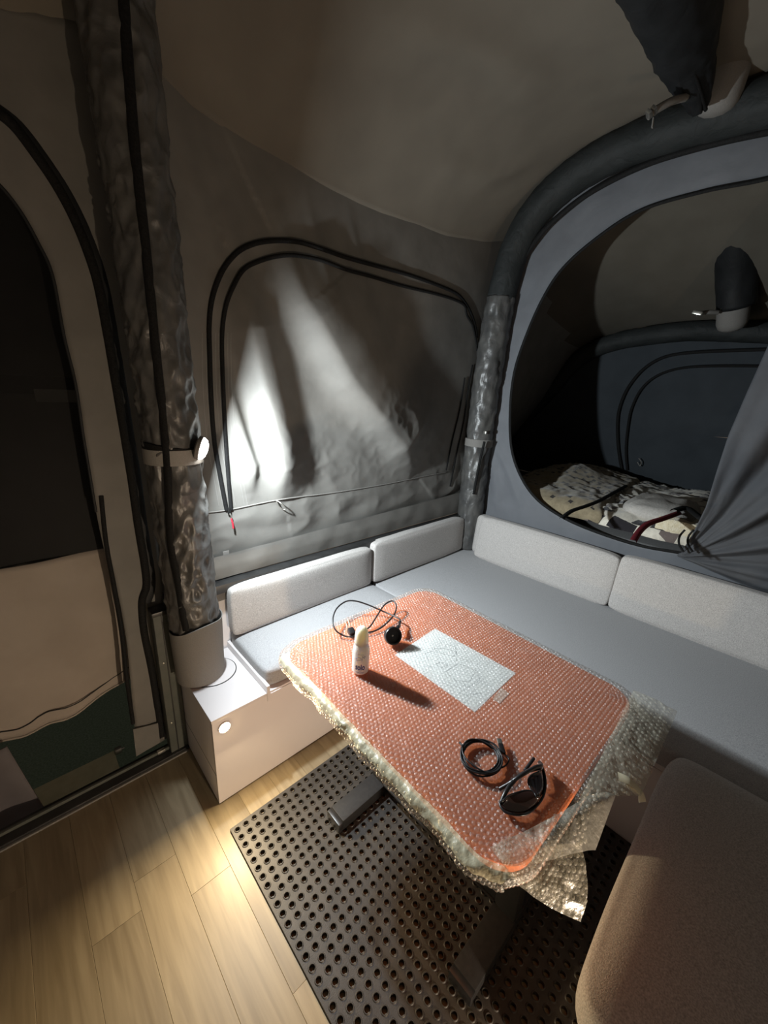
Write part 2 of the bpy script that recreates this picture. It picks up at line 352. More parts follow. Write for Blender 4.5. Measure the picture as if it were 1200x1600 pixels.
def wall_d(x, z):
    d = ridge(x, z, R1, 0.080, 0.058, 0.13) + ridge(x, z, R2, 0.095, 0.085, 0.26) + ridge(x, z, R3, 0.02, 0.14, 0.15) + ridge(x, z, R0, 0.034, 0.05, 0.026)
    # ray folds falling from the roof seam
    a = 0
    for k, (fx, ln) in enumerate([(0.52, 0.5), (0.60, 0.7), (0.70, 0.6), (0.82, 0.5), (0.98, 0.4), (1.2, 0.4)]):
        tz = topz(fx); u = (tz - z) / ln
        if 0 < u < 1: a += 0.0045 * math.exp(-((x - fx - (tz - z) * 0.28) / 0.028) ** 2) * math.sin(math.pi * u)
    # small crumples along the lower part of the window panel
    e = max(0, 1 - abs(z - 1.13) / 0.30) * min(1, max(0, (x - 0.65) / 0.2))
    cr = (1 - 2 * abs(nz(x * 6 + z * 3, z * 7 - x * 2, 3.3))) * 0.006 + (1 - 2 * abs(nz(x * 14 + z * 9, z * 15 - x * 7, 8.3))) * 0.0028
    e2 = max(0, 1 - math.hypot((x - 1.55) / 0.35, (z - 1.32) / 0.28))
    low = 0.012 * (1 - 2 * abs(nz(x * 5, z * 9, 1.7))) * max(0, 1 - abs(z - 0.90) / 0.12)
    return d + a + cr * min(1, e + e2) + low + 0.008 * nz(x * 2.2, z * 2.2, 4) + 0.001 * nz(x * 9, z * 9, 2)
def wallA(x, z): return Vector((x, YW - wall_d(x, z), z))
X0, X1 = 0.34, 2.46
def _wa(u, v):
    x = X0 + (X1 - X0) * u; zt = topz(x); z = 0.70 + (zt + 0.02 - 0.70) * v
    return wallA(x, z)
wa = grid('wall_far', 250, 190, _wa, M_tent); tag(wa, 'grey tent fabric wall with a zipped window flap', kind='structure')
wn = lambda p: Vector((0, -1, 0))
def onwall(px, py, off=0.004):
    p = ony(px, py, YW)
    for _ in range(4): p = ony(px, py, YW - wall_d(p.x, p.z) - off)
    return p
def wpath(pts, off=0.004, n=5):
    P = smoothpath([Vector((a, b, 0)) for a, b in pts], n); return [onwall(p.x, p.y, off) for p in P]
win = empty('window_1', wallA(0.60, 1.0), kind='structure')
OUT = [(354, 797), (345, 750), (335, 690), (330, 620), (328, 560), (327, 510), (331, 470), (342, 435), (356, 410), (375, 391), (400, 380), (430, 376), (465, 378), (500, 388), (540, 402), (590, 416), (640, 430), (690, 448), (715, 460), (728, 475), (736, 490), (742, 508), (745, 528)]
INN = [(361, 797), (356, 740), (352, 680), (349, 610), (347, 550), (348, 510), (354, 475), (366, 445), (380, 422), (400, 410), (430, 401), (460, 399), (500, 406), (540, 421), (580, 432), (630, 447), (680, 459), (712, 469), (726, 478), (729, 492), (738, 508), (744, 535), (745, 548)]
ribbon('zipper', wpath(OUT), 0.017, wn, M_zip, win, 0.006, n=1)
ribbon('zipper', wpath(INN), 0.015, wn, M_zip, win, 0.006, n=1)
ribbon('zipper', wpath([(738, 570), (731, 610), (724, 660), (713, 710), (703, 760)]), 0.011, wn, M_zip, win, 0.004, n=1)
ribbon('zipper', wpath([(726, 590), (718, 640), (706, 690), (697, 735)]), 0.011, wn, M_zip, win, 0.004, n=1)
# stitching rows beside the zip
M_stitch = mat('pale_stitching', (0.30, 0.295, 0.28), 0.8, (0.36, 0.35, 0.33), 200)
for off in (-12, -6, 9, 14, 28, 33):
    P = wpath([(a + off, b) for a, b in [(354, 790), (345, 740), (336, 690), (330, 620), (328, 560), (328, 520)]], 0.002, n=30)
    vs, fs = [], []
    for i in range(0, len(P) - 1):
        a, b = P[i], P[i] + (P[i + 1] - P[i]) * 0.5
        s = Vector((0.0012, 0, 0)); k = len(vs); vs += [a - s, a + s, b + s, b - s]; fs.append((k, k + 1, k + 2, k + 3))
    tag(mesh('stitching', vs, fs, M_stitch, win), kind='stuff')
hem = wpath([(309, 802), (356, 797), (435, 781), (520, 770), (600, 757), (664, 744), (700, 737)], 0.003)
tube('seam', hem, 0.003, M_strap, wa, n=1, seg=6)
tube('seam', wpath([(318, 882), (380, 868), (450, 848), (520, 830), (600, 806), (690, 778)], 0.003), 0.003, M_strap, wa, n=1, seg=6)
# zip slider and red cord pull
sl = onwall(358, 798, 0.014)
boxm('zip_slider', Matrix.Translation(sl), 0.012, 0.008, 0.026, M_zip, win, 0.002)
tube('slider_loop', [sl + Vector((0, -0.004, -0.012)), sl + Vector((0.004, -0.008, -0.022)), sl + Vector((0.003, -0.006, -0.035))], 0.003, M_steel, win)
tube('zip_pull', [sl + Vector((0.003, -0.008, -0.032)), sl + Vector((0.006, -0.012, -0.05)), sl + Vector((0.008, -0.012, -0.075))], 0.0035, M_red, win)
lp = [onwall(432, 782, 0.006), onwall(441, 788, 0.03), onwall(447, 795, 0.03), onwall(443, 796, 0.02), onwall(436, 791, 0.015), onwall(433, 785, 0.008)]
tube('toggle_loop', lp, 0.0025, M_steel, win, closed=True)
box('pocket_label', 0.575, 0.60, YW - 0.020, YW - 0.016, 0.79, 0.825, M_strap, wa, 0.001)
# valance + black rail along the bottom of the fabric, then the white side panel with its grey rail
def _val(u, v):
    x = 0.34 + 1.94 * u; z = 0.712 + 0.095 * v + 0.05 * u * v
    return Vector((x, YW - 0.028 - 0.005 * nz(x * 9, z * 12, 6) - 0.004 * (1 - abs(2 * v - 1)), z))
grid('valance', 120, 10, _val, M_tent, wa)
r_ = box('trim_1', 0.35, 2.30, 1.475, 1.53, 0.668, 0.706, M_rail); tag(r_, kind='structure')
sp_ = box('wall_low_far', 0.345, 2.34, 1.505, 1.545, 0.0, 0.625, M_white); tag(sp_, 'white laminate side panel under the fabric wall', kind='structure')
t2 = box('trim_2', 0.345, 2.30, 1.495, 1.54, 0.625, 0.663, M_strap); tag(t2, kind='structure')

# ------------------------------------------------------------------ door wall on the left (radial loft round the opening)
def ring_loft(name, inner, outer, nr, fn, m, parent=None, thick=0):
    N = len(inner); vs, fs = [], []
    for j in range(nr + 1):
        for i in range(N):
            vs.append(fn(inner[i] + (outer[i] - inner[i]) * (j / nr), j / nr))
    for j in range(nr):
        for i in range(N):
            a = j * N + i; b = j * N + (i + 1) % N; fs.append((a, b, b + N, a + N))
    o = mesh(name, vs, fs, m, parent)
    if thick:
        s = o.modifiers.new('thickness', 'SOLIDIFY'); s.thickness = thick
    return o
def resample(P, N):
    P = [Vector(p) for p in P]; L = [0]
    for a, b in zip(P, P[1:]): L.append(L[-1] + (b - a).length)
    out = []; j = 0
    for i in range(N):
        s = L[-1] * i / (N - 1)
        while j < len(L) - 2 and L[j + 1] < s: j += 1
        t = (s - L[j]) / max(1e-9, L[j + 1] - L[j]); out.append(P[j] + (P[j + 1] - P[j]) * t)
    return out
# open arch curves: right foot -> top -> left foot
din = [ony(*p, YW) for p in [(214, 1165), (205, 1085), (197, 1000), (181, 915), (163, 860), (150, 800), (140, 740), (130, 680), (118, 600), (100, 525), (82, 430), (60, 380), (32, 330), (0, 290)]]
din = [(0.19, 0.03)] + [(p.x, p.z) for p in din] + [(0.02, 2.02), (-0.15, 2.10), (-0.40, 2.12), (-0.65, 2.06), (-0.85, 1.9), (-0.95, 1.6), (-0.97, 1.0), (-0.97, 0.03)]
dout = [(0.335, 0.03), (0.335, 0.5), (0.345, 1.0), (0.36, 1.6), (0.36, 2.1), (0.34, 2.38), (0.157, 2.32), (-0.2, 2.28), (-0.6, 2.26), (-1.2, 2.25), (-1.45, 2.2), (-1.45, 1.5), (-1.45, 0.6), (-1.45, 0.03)]
A_ = resample(smoothpath([(a, b, 0) for a, b in din], 6), 160)
# outer curve matched by fraction so corner lines up with the opening's shoulder
B_ = resample([(a, b, 0) for a, b in dout[:6]], 62)[:-1] + resample([(a, b, 0) for a, b in dout[5:10]], 50)[:-1] + resample([(a, b, 0) for a, b in dout[9:]], 50)
def dw(x, z): return 0.010 * cloth(x * 1.3, z * 0.8, 11) + 0.007 * math.sin(x * 34 + z * 3) * max(0, 1 - z / 1.3)
N = len(A_); nr = 12; vs, fs = [], []
for j in range(nr + 1):
    for i in range(N):
        p = A_[i] + (B_[i] - A_[i]) * (j / nr); vs.append((p.x, YW - dw(p.x, p.y), p.y))
for j in range(nr):
    for i in range(N - 1):
        a = j * N + i; fs.append((a, a + 1, a + 1 + N, a + N))
wl = mesh('wall_left', vs, fs, M_tent); tag(wl, 'grey fabric door wall at the left', kind='structure')
s_ = wl.modifiers.new('thickness', 'SOLIDIFY'); s_.thickness = 0.004
ondoor = lambda px, py, off=0.006: ony(px, py, YW - dw(ony(px, py, YW).x, ony(px, py, YW).z) - off)
def dpath(pts, off=0.006, n=5): return [ondoor(p.x, p.y, off) for p in smoothpath([Vector((a, b, 0)) for a, b in pts], n)]
ZL = [(-60, 140), (-20, 165), (20, 195), (55, 240), (90, 292), (118, 345), (140, 400), (155, 450), (168, 520), (180, 590), (195, 680), (207, 755), (216, 820), (226, 880), (229, 915), (222, 940), (225, 985), (236, 1040), (246, 1100), (253, 1150)]
ribbon('door_zipper', dpath(ZL), 0.026, wn, M_zip, wl, 0.010, n=1)
ribbon('zipper_flap', dpath([(a + 7, b + 2) for a, b in ZL[:16]], 0.004), 0.034, wn, M_dark, wl, 0.004, n=1)
ribbon('door_binding', dpath([(-30, 268), (0, 290), (32, 330), (60, 380), (82, 430), (100, 525), (118, 600), (130, 680), (140, 740), (150, 800)], 0.004), 0.008, wn, M_dark, wl, 0.004, n=1)
ribbon('door_binding', dpath([(158, 775), (166, 850), (180, 925), (190, 985), (198, 1060), (208, 1130)], 0.004), 0.014, wn, M_zip, wl, 0.008, n=1)
hp = [ondoor(208, 1140, 0.02), ondoor(247, 1130, 0.02), ondoor(250, 1160, 0.02), ondoor(213, 1182, 0.02)]
mesh('hem_patch', hp + [p + Vector((0, 0.006, 0)) for p in hp], [(0, 1, 2, 3), (7, 6, 5, 4), (0, 4, 5, 1), (1, 5, 6, 2), (2, 6, 7, 3), (3, 7, 4, 0)], M_tent, wl, smooth=False)
# black gap strip between door wall and the satin column
# door post and sill
post = box('door_frame_post', 0.282, 0.347, 1.475, 1.53, 0.0, 0.665, M_alu, bev=0.003); tag(post, 'grey-green metal post beside the white cabinet at the door', 'post')
box('post_groove', 0.308, 0.312, 1.472, 1.4762, 0.0, 0.66, M_rail, post, 0)
box('post_cap', 0.280, 0.349, 1.473, 1.532, 0.655, 0.672, M_rail, post, 0.002)
box('hinge', 0.338, 0.348, 1.462, 1.475, 0.57, 0.61, M_steel, post, 0.001)
for zz in (0.45, 0.16): lathe('screw', [(0.0035, 0), (0.0035, 0.002), (0.0015, 0.003), (0, 0.003)], frame((0.297, 1.475, zz), (0, -1, 0)), M_steel, post, 10)
sill = box('door_sill', -1.4, 0.345, 1.462, 1.535, -0.03, 0.014, M_rail, bev=0.004); tag(sill, 'dark metal threshold along the bottom of the door opening', 'threshold')
box('track', -1.4, 0.30, 1.500, 1.512, 0.013, 0.026, M_alu, sill, 0.002)
box('edge_strip', -1.4, 0.34, 1.452, 1.462, -0.004, 0.006, M_strap, sill, 0.001)
box('latch', 0.235, 0.265, 1.49, 1.505, 0.020, 0.034, M_steel, sill, 0.003)

# ------------------------------------------------------------------ beyond the door
d1 = empty('door_1', (0, 1.60, 0.2), kind='structure')
bl = smoothpath([ony(*p, 1.63) for p in [(-140, 1205), (-60, 1190), (0, 1163), (40, 1150), (75, 1130), (110, 1118), (150, 1092), (185, 1070), (215, 1050), (250, 1036)]], 6)
def _fl(u, v):
    b = bl[min(len(bl) - 1, int(u * (len(bl) - 1)))]; z1 = 0.90
    z = b.z + (z1 - b.z) * v
    return Vector((b.x, 1.63 - 0.008 * math.sin(b.x * 20 + z * 9) - 0.018 * nz(b.x * 3, z * 3, 3) - 0.004 * (1 - v) ** 3 * math.sin(b.x * 33), z))
grid('door_flap', len(bl) - 1, 30, _fl, M_beige, d1, 0.003)
tube('flap_seam', [ _fl(i / 40, 0.0) + Vector((0, -0.004, 0.045 + 0.008 * math.sin(i * 0.4))) for i in range(41)], 0.002, M_dark, d1, n=1, seg=6)
tube('flap_hem', [ _fl(i / 40, 0.0) + Vector((0, -0.002, 0)) for i in range(41)], 0.004, M_beige, d1, n=1, seg=6)
grid('door_mesh_panel', 20, 20, lambda u, v: Vector((-1.1 + 1.5 * u, 1.635, 0.90 + 1.40 * v)), M_mesh, d1)
M_annex = mat('dark_annex_cloth', (0.045, 0.043, 0.042), 0.85, (0.055, 0.053, 0.05), 6, wrinkle=0.2, wscale=6)
an = box('wall_annex', -2.4, 1.4, 3.3, 3.34, -0.5, 2.8, M_annex, bev=0); tag(an, kind='structure')
gr = box('floor_annex', -2.4, 1.4, 1.545, 3.3, -0.30, -0.25, M_carpet, bev=0); tag(gr, 'dark green ground outside the door', kind='structure')
p1 = ony(44, 622, 3.0); p2 = ony(160, 610, 3.0)
bm_ = box('awning_bar', p1.x - 0.6, p2.x + 0.15, 3.0, 3.04, p1.z + 0.02, p1.z + 0.12, M_dark, bev=0.01); tag(bm_, 'dark horizontal awning bar seen through the door mesh', 'bar')
box('grey_sleeve', p1.x + 0.03, p2.x - 0.05, 2.985, 3.0, p1.z - 0.02, p1.z + 0.05, M_strap, bm_, 0.004)
# folding step just below the sill
st = box('entry_step', -0.22, 0.118, 1.655, 1.765, -0.13, -0.10, M_tread, bev=0.004); tag(st, 'khaki ribbed tread of the step outside the door', 'step')
box('step_bracket', 0.119, 0.145, 1.745, 1.765, -0.115, -0.09, M_steel, st, 0.002)
box('step_bolt', 0.145, 0.156, 1.75, 1.757, -0.105, -0.098, M_steel, st, 0.002)
def _dc(u, v):
    z = -0.24 + 0.52 * v; xe = -0.125 - 0.045 * (z + 0.06) / 0.33
    return Vector((xe - 0.5 * (1 - u), 1.605 + 0.012 * math.sin(u * 16 + v * 2) - 0.006 * v, z))
oc = grid('door_skirt', 40, 20, _dc, mat('plum_grey_cloth', (0.11, 0.10, 0.105), 0.85, (0.13, 0.12, 0.125), 10, wrinkle=0.2, wscale=8), None, 0.006); tag(oc, 'dark cloth skirt hanging at the bottom left of the doorway', 'cloth')

# ------------------------------------------------------------------ roof
def gy(y):
    t = (YW - y) / 0.75
    if t >= 1: return 1 - 0.03 * min(1, (t - 1) * 0.5)
    t = max(0, t); return math.sin(t * math.pi / 2) ** 0.75 if t > 0 else 0
def _rf(u, v):
    x = -1.6 + 4.06 * u; y = YW + 0.02 - 3.3 * v ** 1.4; tz = topz(x) + 0.0
    z = tz + (2.68 - tz) * gy(y)
    # sag between the frame bows and soft diagonal folds
    z -= 0.035 * math.sin(max(0, min(1, (x - 0.4) / 1.92)) * math.pi) * min(1, (YW - y) / 0.5)
    z += 0.010 * cloth(x * 0.9 + y * 0.5, y * 0.9, 21) * min(1, max(0, (YW - y) * 5))
    fold = ridge(x, y, [(1.0, 1.18), (1.35, 1.05), (1.75, 0.98)], 0.022, 0.05, 0.09) + ridge(x, y, [(1.55, 1.38), (1.85, 1.32), (2.05, 1.22)], 0.018, 0.04, 0.06)
    z -= fold
    return Vector((x, y, z))
rf = grid('ceiling', 180, 120, _rf, M_roof); tag(rf, 'beige tent roof canvas', kind='structure')
# scalloped hem where the roof canvas hangs over the wall
def _sc(u, v):
    x = 1.05 + 1.30 * u; z = topz(x) + 0.03 - 0.05 * v * (0.55 + 0.45 * abs(math.sin(x * 7.5)) )
    return Vector((x, YW - 0.015 - 0.01 * v, z))
if False: grid('roof_hem', 80, 4, _sc, M_roof, rf)


# ------------------------------------------------------------------ bed wall (x = XW) with oval opening
op = [(p.y, p.z) for p in [onx(*q, XW) for q in [(1085, 868), (1000, 852), (930, 830), (880, 808), (840, 780), (815, 745), (800, 700), (798, 640), (805, 580), (825, 520), (850, 465), (880, 420), (930, 375), (1000, 330), (1100, 300), (1200, 280)]]]
yc = 0.30
op = op + [(2 * yc - a, b) for a, b in reversed(op[3:-1])] + [(0.0, 0.80)]
ou = [(0.3, 0.30), (1.0, 0.30), (1.50, 0.30), (1.50, 0.9), (1.49, 1.6), (1.47, 2.15), (1.40, 2.42), (1.29, 2.55), (1.07, 2.65), (0.83, 2.70), (0.5, 2.70), (0.3, 2.70)]
ou = ou + [(2 * yc - a, b) for a, b in reversed(ou[1:-1])]
def byangle(P, N, c=(0.30, 1.55)):
    P = smoothpath([(a, b, 0) for a, b in P], 10, True) if len(P) > 0 else P
    A = sorted(((math.atan2(p.y - c[1], p.x - c[0]), math.hypot(p.x - c[0], p.y - c[1])) for p in P)); A = [(A[-1][0] - 2 * math.pi, A[-1][1])] + A + [(A[0][0] + 2 * math.pi, A[0][1])]
    out = []
    for i in range(N):
        t = -math.pi + 2 * math.pi * i / N; out.append(Vector((c[0] + interp(t, A) * math.cos(t), c[1] + interp(t, A) * math.sin(t), 0)))
    return out
NB = 280
I_ = byangle(op, NB); O_ = byangle(ou, NB)
def bw(y, z): return 0.012 * cloth(y * 1.1, z * 1.0, 31) + 0.015 * ridge(y, z, [(1.42, 1.25), (1.33, 0.95), (1.28, 0.75)], 1, 0.03, 0.05) + 0.012 * ridge(y, z, [(1.45, 1.3), (1.25, 1.05), (1.1, 0.8)], 1, 0.02, 0.03)
wb = ring_loft('wall_right', I_, O_, 26, lambda p, t: Vector((XW - bw(p.x, p.y) * min(1, t * 6 + 0.1), p.x, p.y)), M_tentR, thick=0.004)
tag(wb, 'blue-grey fabric partition with an oval opening to the bed', kind='structure')
xn = lambda p: Vector((-1, 0, 0))
ribbon('opening_binding', [Vector((XW - 0.006, p.x, p.y)) for p in I_], 0.016, xn, M_zip, wb, 0.006, n=1, closed=True)
ZB = [(752, 690), (758, 665), (768, 600), (783, 530), (800, 462), (808, 425), (822, 398), (845, 366), (870, 341), (912, 308), (960, 280), (1010, 257), (1060, 240), (1130, 221), (1200, 206), (1290, 190)]
ribbon('arch_zipper', [onx(p.x, p.y, XW - 0.05) for p in smoothpath([Vector((a, b, 0)) for a, b in ZB], 5)], 0.028, xn, M_zip, wb, 0.012, n=1)

# inflatable arch of the bed wall : leg in the corner, then over the opening
arch = empty('inflatable_arch', (2.25, 1.46, 0.5), 'dark inflatable tent arch curving over the bed opening', 'tent arch')
AP = [(2.25, 1.455, 0.475), (2.25, 1.455, 0.9), (2.25, 1.455, 1.3), (2.25, 1.445, 1.7), (2.25, 1.425, 2.05), (2.25, 1.37, 2.30), (2.25, 1.25, 2.47), (2.25, 1.06, 2.565), (2.25, 0.85, 2.60), (2.25, 0.6, 2.60), (2.25, 0.3, 2.575), (2.25, -0.1, 2.52), (2.25, -0.5, 2.3)]
def wrk(amp, s): return lambda p, d: amp * (1 - 2 * abs(nz(p.x * s + d.x * 2.2, p.y * s + d.y * 2.2, p.z * s + d.z * 2.2))) + amp * 0.5 * nz(p.x * 40 + d.x * 3, p.y * 40 + d.y * 3, p.z * 30)
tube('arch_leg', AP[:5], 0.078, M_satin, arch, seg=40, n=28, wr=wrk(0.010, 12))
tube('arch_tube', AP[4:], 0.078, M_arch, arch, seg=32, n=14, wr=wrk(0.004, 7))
def band(name, z0, z1, c, r, m, parent, seg=40, wob=0.0):
    prof = [(r, z0), (r + 0.003, z0 + 0.002), (r + 0.003, z1 - 0.002), (r, z1)]
    return lathe(name, prof, Matrix.Translation((c[0], c[1], 0)), m, parent, seg)
q = onx(740, 690, 2.2); band('strap', q.z - 0.03, q.z + 0.02, (2.25, 1.455), 0.088, M_strap, arch)
ck = onx(758, 676, 2.18); boxm('strap_clip', Matrix.Translation(ck), 0.015, 0.02, 0.02, M_steel, arch, 0.003)
tube('leg_zipper', [onx(*p, 2.168) for p in [(757, 690), (750, 720), (744, 750), (740, 772)]], 0.008, M_zip, arch, seg=8)

# roof beam tube coming toward the viewer, with cuff and buckle strap
def dep(px, py, d): r = ray(px, py) / F_PX; return r * d + Vector((0, 0, H))
rb = empty('roof_bow_tube', dep(1090, 168, 1.42), 'black fabric roof tube hanging at the top right corner', 'tent tube')
pts = [(1093, 172, 1.45, 0.020), (1088, 140, 1.40, 0.045), (1078, 100, 1.33, 0.066), (1070, 55, 1.24, 0.088), (1056, 0, 1.12, 0.094), (1034, -70, 1.0, 0.098), (1000, -160, 0.85, 0.098)]
rad = [p[3] for p in pts]
tube('dark_sleeve', [dep(a, b, c) for a, b, c, _ in pts], lambda t: interp(t * 6, list(enumerate(rad))), M_dark, rb, seg=36, n=10, wr=wrk(0.007, 9))
tube('sleeve_seam', [dep(a + 10 - 4 * i, b, c - r * 0.96) for i, (a, b, c, r) in enumerate(pts)], 0.006, M_zip, rb, seg=6)
c0 = dep(1118, 172, 1.50); c1 = dep(1150, 60, 1.40)
prof = [(0.0, -0.022), (0.03, -0.018), (0.052, -0.008), (0.066, 0.01), (0.07, 0.04), (0.072, 0.12), (0.072, 0.17), (0.066, 0.172), (0.0, 0.172)]
cf = lathe('grey_cuff', prof, frame(c0, c1 - c0), M_strap, rb, 40)
tube('buckle_strap', [dep(1072, 152, 1.38), dep(1050, 158, 1.36), dep(1028, 170, 1.36), dep(1012, 182, 1.37)], 0.012, M_strap, rb, seg=8)
for dx, dy in ((0, 0), (8, -6)):
    boxm('buckle', frame(dep(1014 + dx, 178 + dy, 1.355), (0.2, -0.6, 0.7)), 0.028, 0.02, 0.012, M_steel, rb, 0.003)
boxm('buckle_tail', frame(dep(1020, 192, 1.36), (0.1, 0.1, 1)), 0.008, 0.004, 0.03, M_strap, rb, 0.001)

# curtain gathered at the right of the opening
P0 = onx(1062, 868, XW - 0.03)
left = [onx(*p, XW - 0.05) for p in [(1062, 868), (1085, 830), (1105, 790), (1122, 735), (1140, 680), (1168, 615), (1200, 545), (1240, 470), (1275, 400), (1310, 325)]]
cvs = []
def _cu(u, v):
    # u = along each fold, v = from the free edge on the left round to the bottom
    i = u * (len(left) - 1); k = min(len(left) - 2, int(i)); a = left[k] + (left[k + 1] - left[k]) * (i - k)
    end = Vector((XW - 0.05, -0.45, 0.66)); b = P0 + (end - P0) * u
    th = v
    L0 = a - P0; L1 = b - P0; d0 = math.atan2(L0.z, -L0.y); d1_ = math.atan2(L1.z, -L1.y); r = L0.length + (L1.length - L0.length) * th
    ang = d0 + (d1_ - d0) * th
    amp = 0.075 * u * (1 - 0.5 * th)
    xo = amp * (math.sin(th * 24 + 1.4 * nz(th * 3, u * 2, 3)) + 0.4 * math.sin(th * 53 + 2)) + 0.01 * cloth(u, th * 2, 5) + 0.03 * u
    return Vector((P0.x - 0.02 - xo, P0.y - math.cos(ang) * r, P0.z + math.sin(ang) * r))
ct = grid('curtain', 60, 170, _cu, mat('slate_curtain_cloth', (0.07, 0.073, 0.08), 0.8, (0.082, 0.086, 0.094), 8, wrinkle=0.2, wscale=10), None, 0.003)
tag(ct, 'slate grey curtain gathered to a knot at the right of the bed opening', 'curtain')
kb = []
for s in (0, 14):
    tube('piping', [onx(1084 - s + a, b, XW - 0.09) for a, b in [(0, 828), (-8, 838), (-9, 850), (-2, 862)]], 0.005, M_zip, ct, seg=6)

# ------------------------------------------------------------------ bed chamber behind the opening
XB = 3.55
def far_x(z): return XB + (2.1 - z) * 0.22
def onfar(px, py, off=0.0):
    p = onx(px, py, XB)
    for _ in range(5): p = onx(px, py, far_x(p.z) - off)
    return p
fa = [onfar(*q) for q in [(795, 690), (815, 665), (850, 625), (880, 580), (905, 548), (935, 530), (970, 518), (1010, 510), (1060, 506), (1100, 505), (1150, 506), (1200, 508)]]
farc = [(1.9 + 0.45, 0.80)] + [(p.y, p.z) for p in fa] + [(-0.2, fa[-1].z - 0.02), (-0.9, 1.9), (-1.3, 1.3), (-1.35, 0.80)]
narc = [(1.50, 0.78), (1.49, 1.1), (1.47, 1.4), (1.46, 1.75), (1.44, 2.05), (1.40, 2.30), (1.30, 2.48), (1.10, 2.60), (0.85, 2.64), (0.5, 2.65), (0.2, 2.64), (-0.3, 2.6), (-0.8, 2.2), (-0.9, 1.4), (-0.9, 0.78)]
FA = byangle(farc, 121, (0.45, 1.30)); NA = byangle(narc, 121, (0.30, 1.40))
def _ch(u, v):
    i = int(round(u * 120)) ; a = NA[i % 121]; b = FA[i % 121]; xb = far_x(b.y); t = v
    p = a + (b - a) * t
    sag = 0.05 * math.sin(math.pi * t)
    return Vector((XW + 0.06 + (xb - XW - 0.06) * t, p.x - sag * (1 if p.x > 0 else -1) * 0.5, p.y - sag))
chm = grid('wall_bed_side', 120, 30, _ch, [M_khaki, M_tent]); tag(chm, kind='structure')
for j in range(30):
    for i in range(120):
        if 40 < i < 60 + 10 - 3 * (j / 30) + 3: chm.data.polygons[j * 120 + i].material_index = 1
vs = [Vector((far_x(p.y), p.x, p.y)) for p in FA]; cen = Vector((far_x(1.4), 0.4, 1.4))
RI = 16
def _fw(u, v):
    i = int(round(u * 120)); p = Vector((FA[i].x, FA[i].y, 0)); q = Vector((0.45, 1.30, 0)); r = q + (p - q) * v
    return Vector((far_x(r.y) + 0.01 * cloth(r.x, r.y, 3), r.x, r.y))
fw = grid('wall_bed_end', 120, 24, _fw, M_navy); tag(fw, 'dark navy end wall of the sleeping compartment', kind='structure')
xf = lambda p: Vector((-1, 0, 0))
def fpath(pts, off=0.02): return [onfar(p.x, p.y, off) for p in smoothpath([Vector((a, b, 0)) for a, b in pts], 5)]
ribbon('bed_window_piping', fpath([(973, 742), (966, 700), (965, 655), (972, 625), (985, 600), (1005, 577), (1030, 561), (1060, 553), (1110, 549), (1200, 546)]), 0.022, xf, M_zip, fw, 0.006, n=1)
ribbon('bed_window_piping', fpath([(980, 735), (978, 700), (982, 660), (988, 635), (1002, 608), (1025, 588), (1060, 576), (1110, 572), (1190, 572)]), 0.018, xf, M_zip, fw, 0.006, n=1)
tube('bed_window_toggle', fpath([(998, 716), (1002, 722), (1000, 728), (996, 722)], 0.04), 0.004, M_strap, fw, n=1, seg=6)
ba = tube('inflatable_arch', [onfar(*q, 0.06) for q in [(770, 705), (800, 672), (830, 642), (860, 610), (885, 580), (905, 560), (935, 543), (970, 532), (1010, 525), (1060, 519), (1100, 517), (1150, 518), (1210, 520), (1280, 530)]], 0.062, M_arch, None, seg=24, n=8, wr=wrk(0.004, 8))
tag(ba, 'shadowy inflatable arch at the far end of the bed compartment', 'tent arch')
bt = empty('roof_bow_tube', onfar(1145, 510, 0.12), 'dark roof tube ending in a grey cuff above the bed end', 'tent tube')
tube('dark_sleeve', [dep(1150, 478, 2.30), dep(1152, 430, 2.22), dep(1152, 370, 2.1), dep(1155, 320, 2.0), dep(1158, 270, 1.9)], lambda t: 0.085 + 0.03 * t, M_dark, bt, seg=28, n=6, wr=wrk(0.006, 8))
lathe('grey_cuff', [(0, -0.02), (0.04, -0.016), (0.065, 0), (0.075, 0.03), (0.078, 0.13), (0.08, 0.2)], frame(dep(1143, 512, 2.36), dep(1148, 460, 2.28) - dep(1143, 512, 2.36)), M_strap, bt, 32)
tube('buckle_strap', [dep(1122, 488, 2.30), dep(1105, 488, 2.30), dep(1088, 491, 2.32)], 0.012, M_strap, bt, seg=8)
boxm('buckle', frame(dep(1090, 489, 2.29), (0, -0.3, 1)), 0.03, 0.05, 0.02, M_steel, bt, 0.004)

ZBED = 0.86
mt = box('mattress', 2.36, 3.74, -0.95, 1.46, 0.62, ZBED - 0.07, M_mattress, bev=0.03, seg=4); tag(mt, 'bed mattress under the blankets beyond the oval opening', 'mattress')
bb = box('bed_platform', 2.35, 3.80, -1.0, 1.48, 0.0, 0.62, M_dark, bev=0.002); tag(bb, 'dark bed platform behind the fabric partition', 'bed base')
def onb(px, py, z=ZBED): return onz(px, py, z)
def blanket(name, poly, m, label, hfun, n=70, cat='blanket'):
    """cloth spread over a quad given by four points (bl, br, tr, tl), height from hfun"""
    def f(u, v):
        p = (poly[0] * (1 - u) + poly[1] * u) * (1 - v) + (poly[3] * (1 - u) + poly[2] * u) * v
        e = min(u, 1 - u, v, 1 - v); edge = min(1, e * 14)
        wob = 0.02 * nz(p.x * 6, p.y * 6, 4)
        return Vector((p.x + wob * (1 - edge), p.y + wob * (1 - edge), ZBED - 0.02 + (hfun(p.x, p.y, u, v)) * edge ** 0.35))
    return tag(grid(name, n, n, f, m, None, 0.006), label, cat)
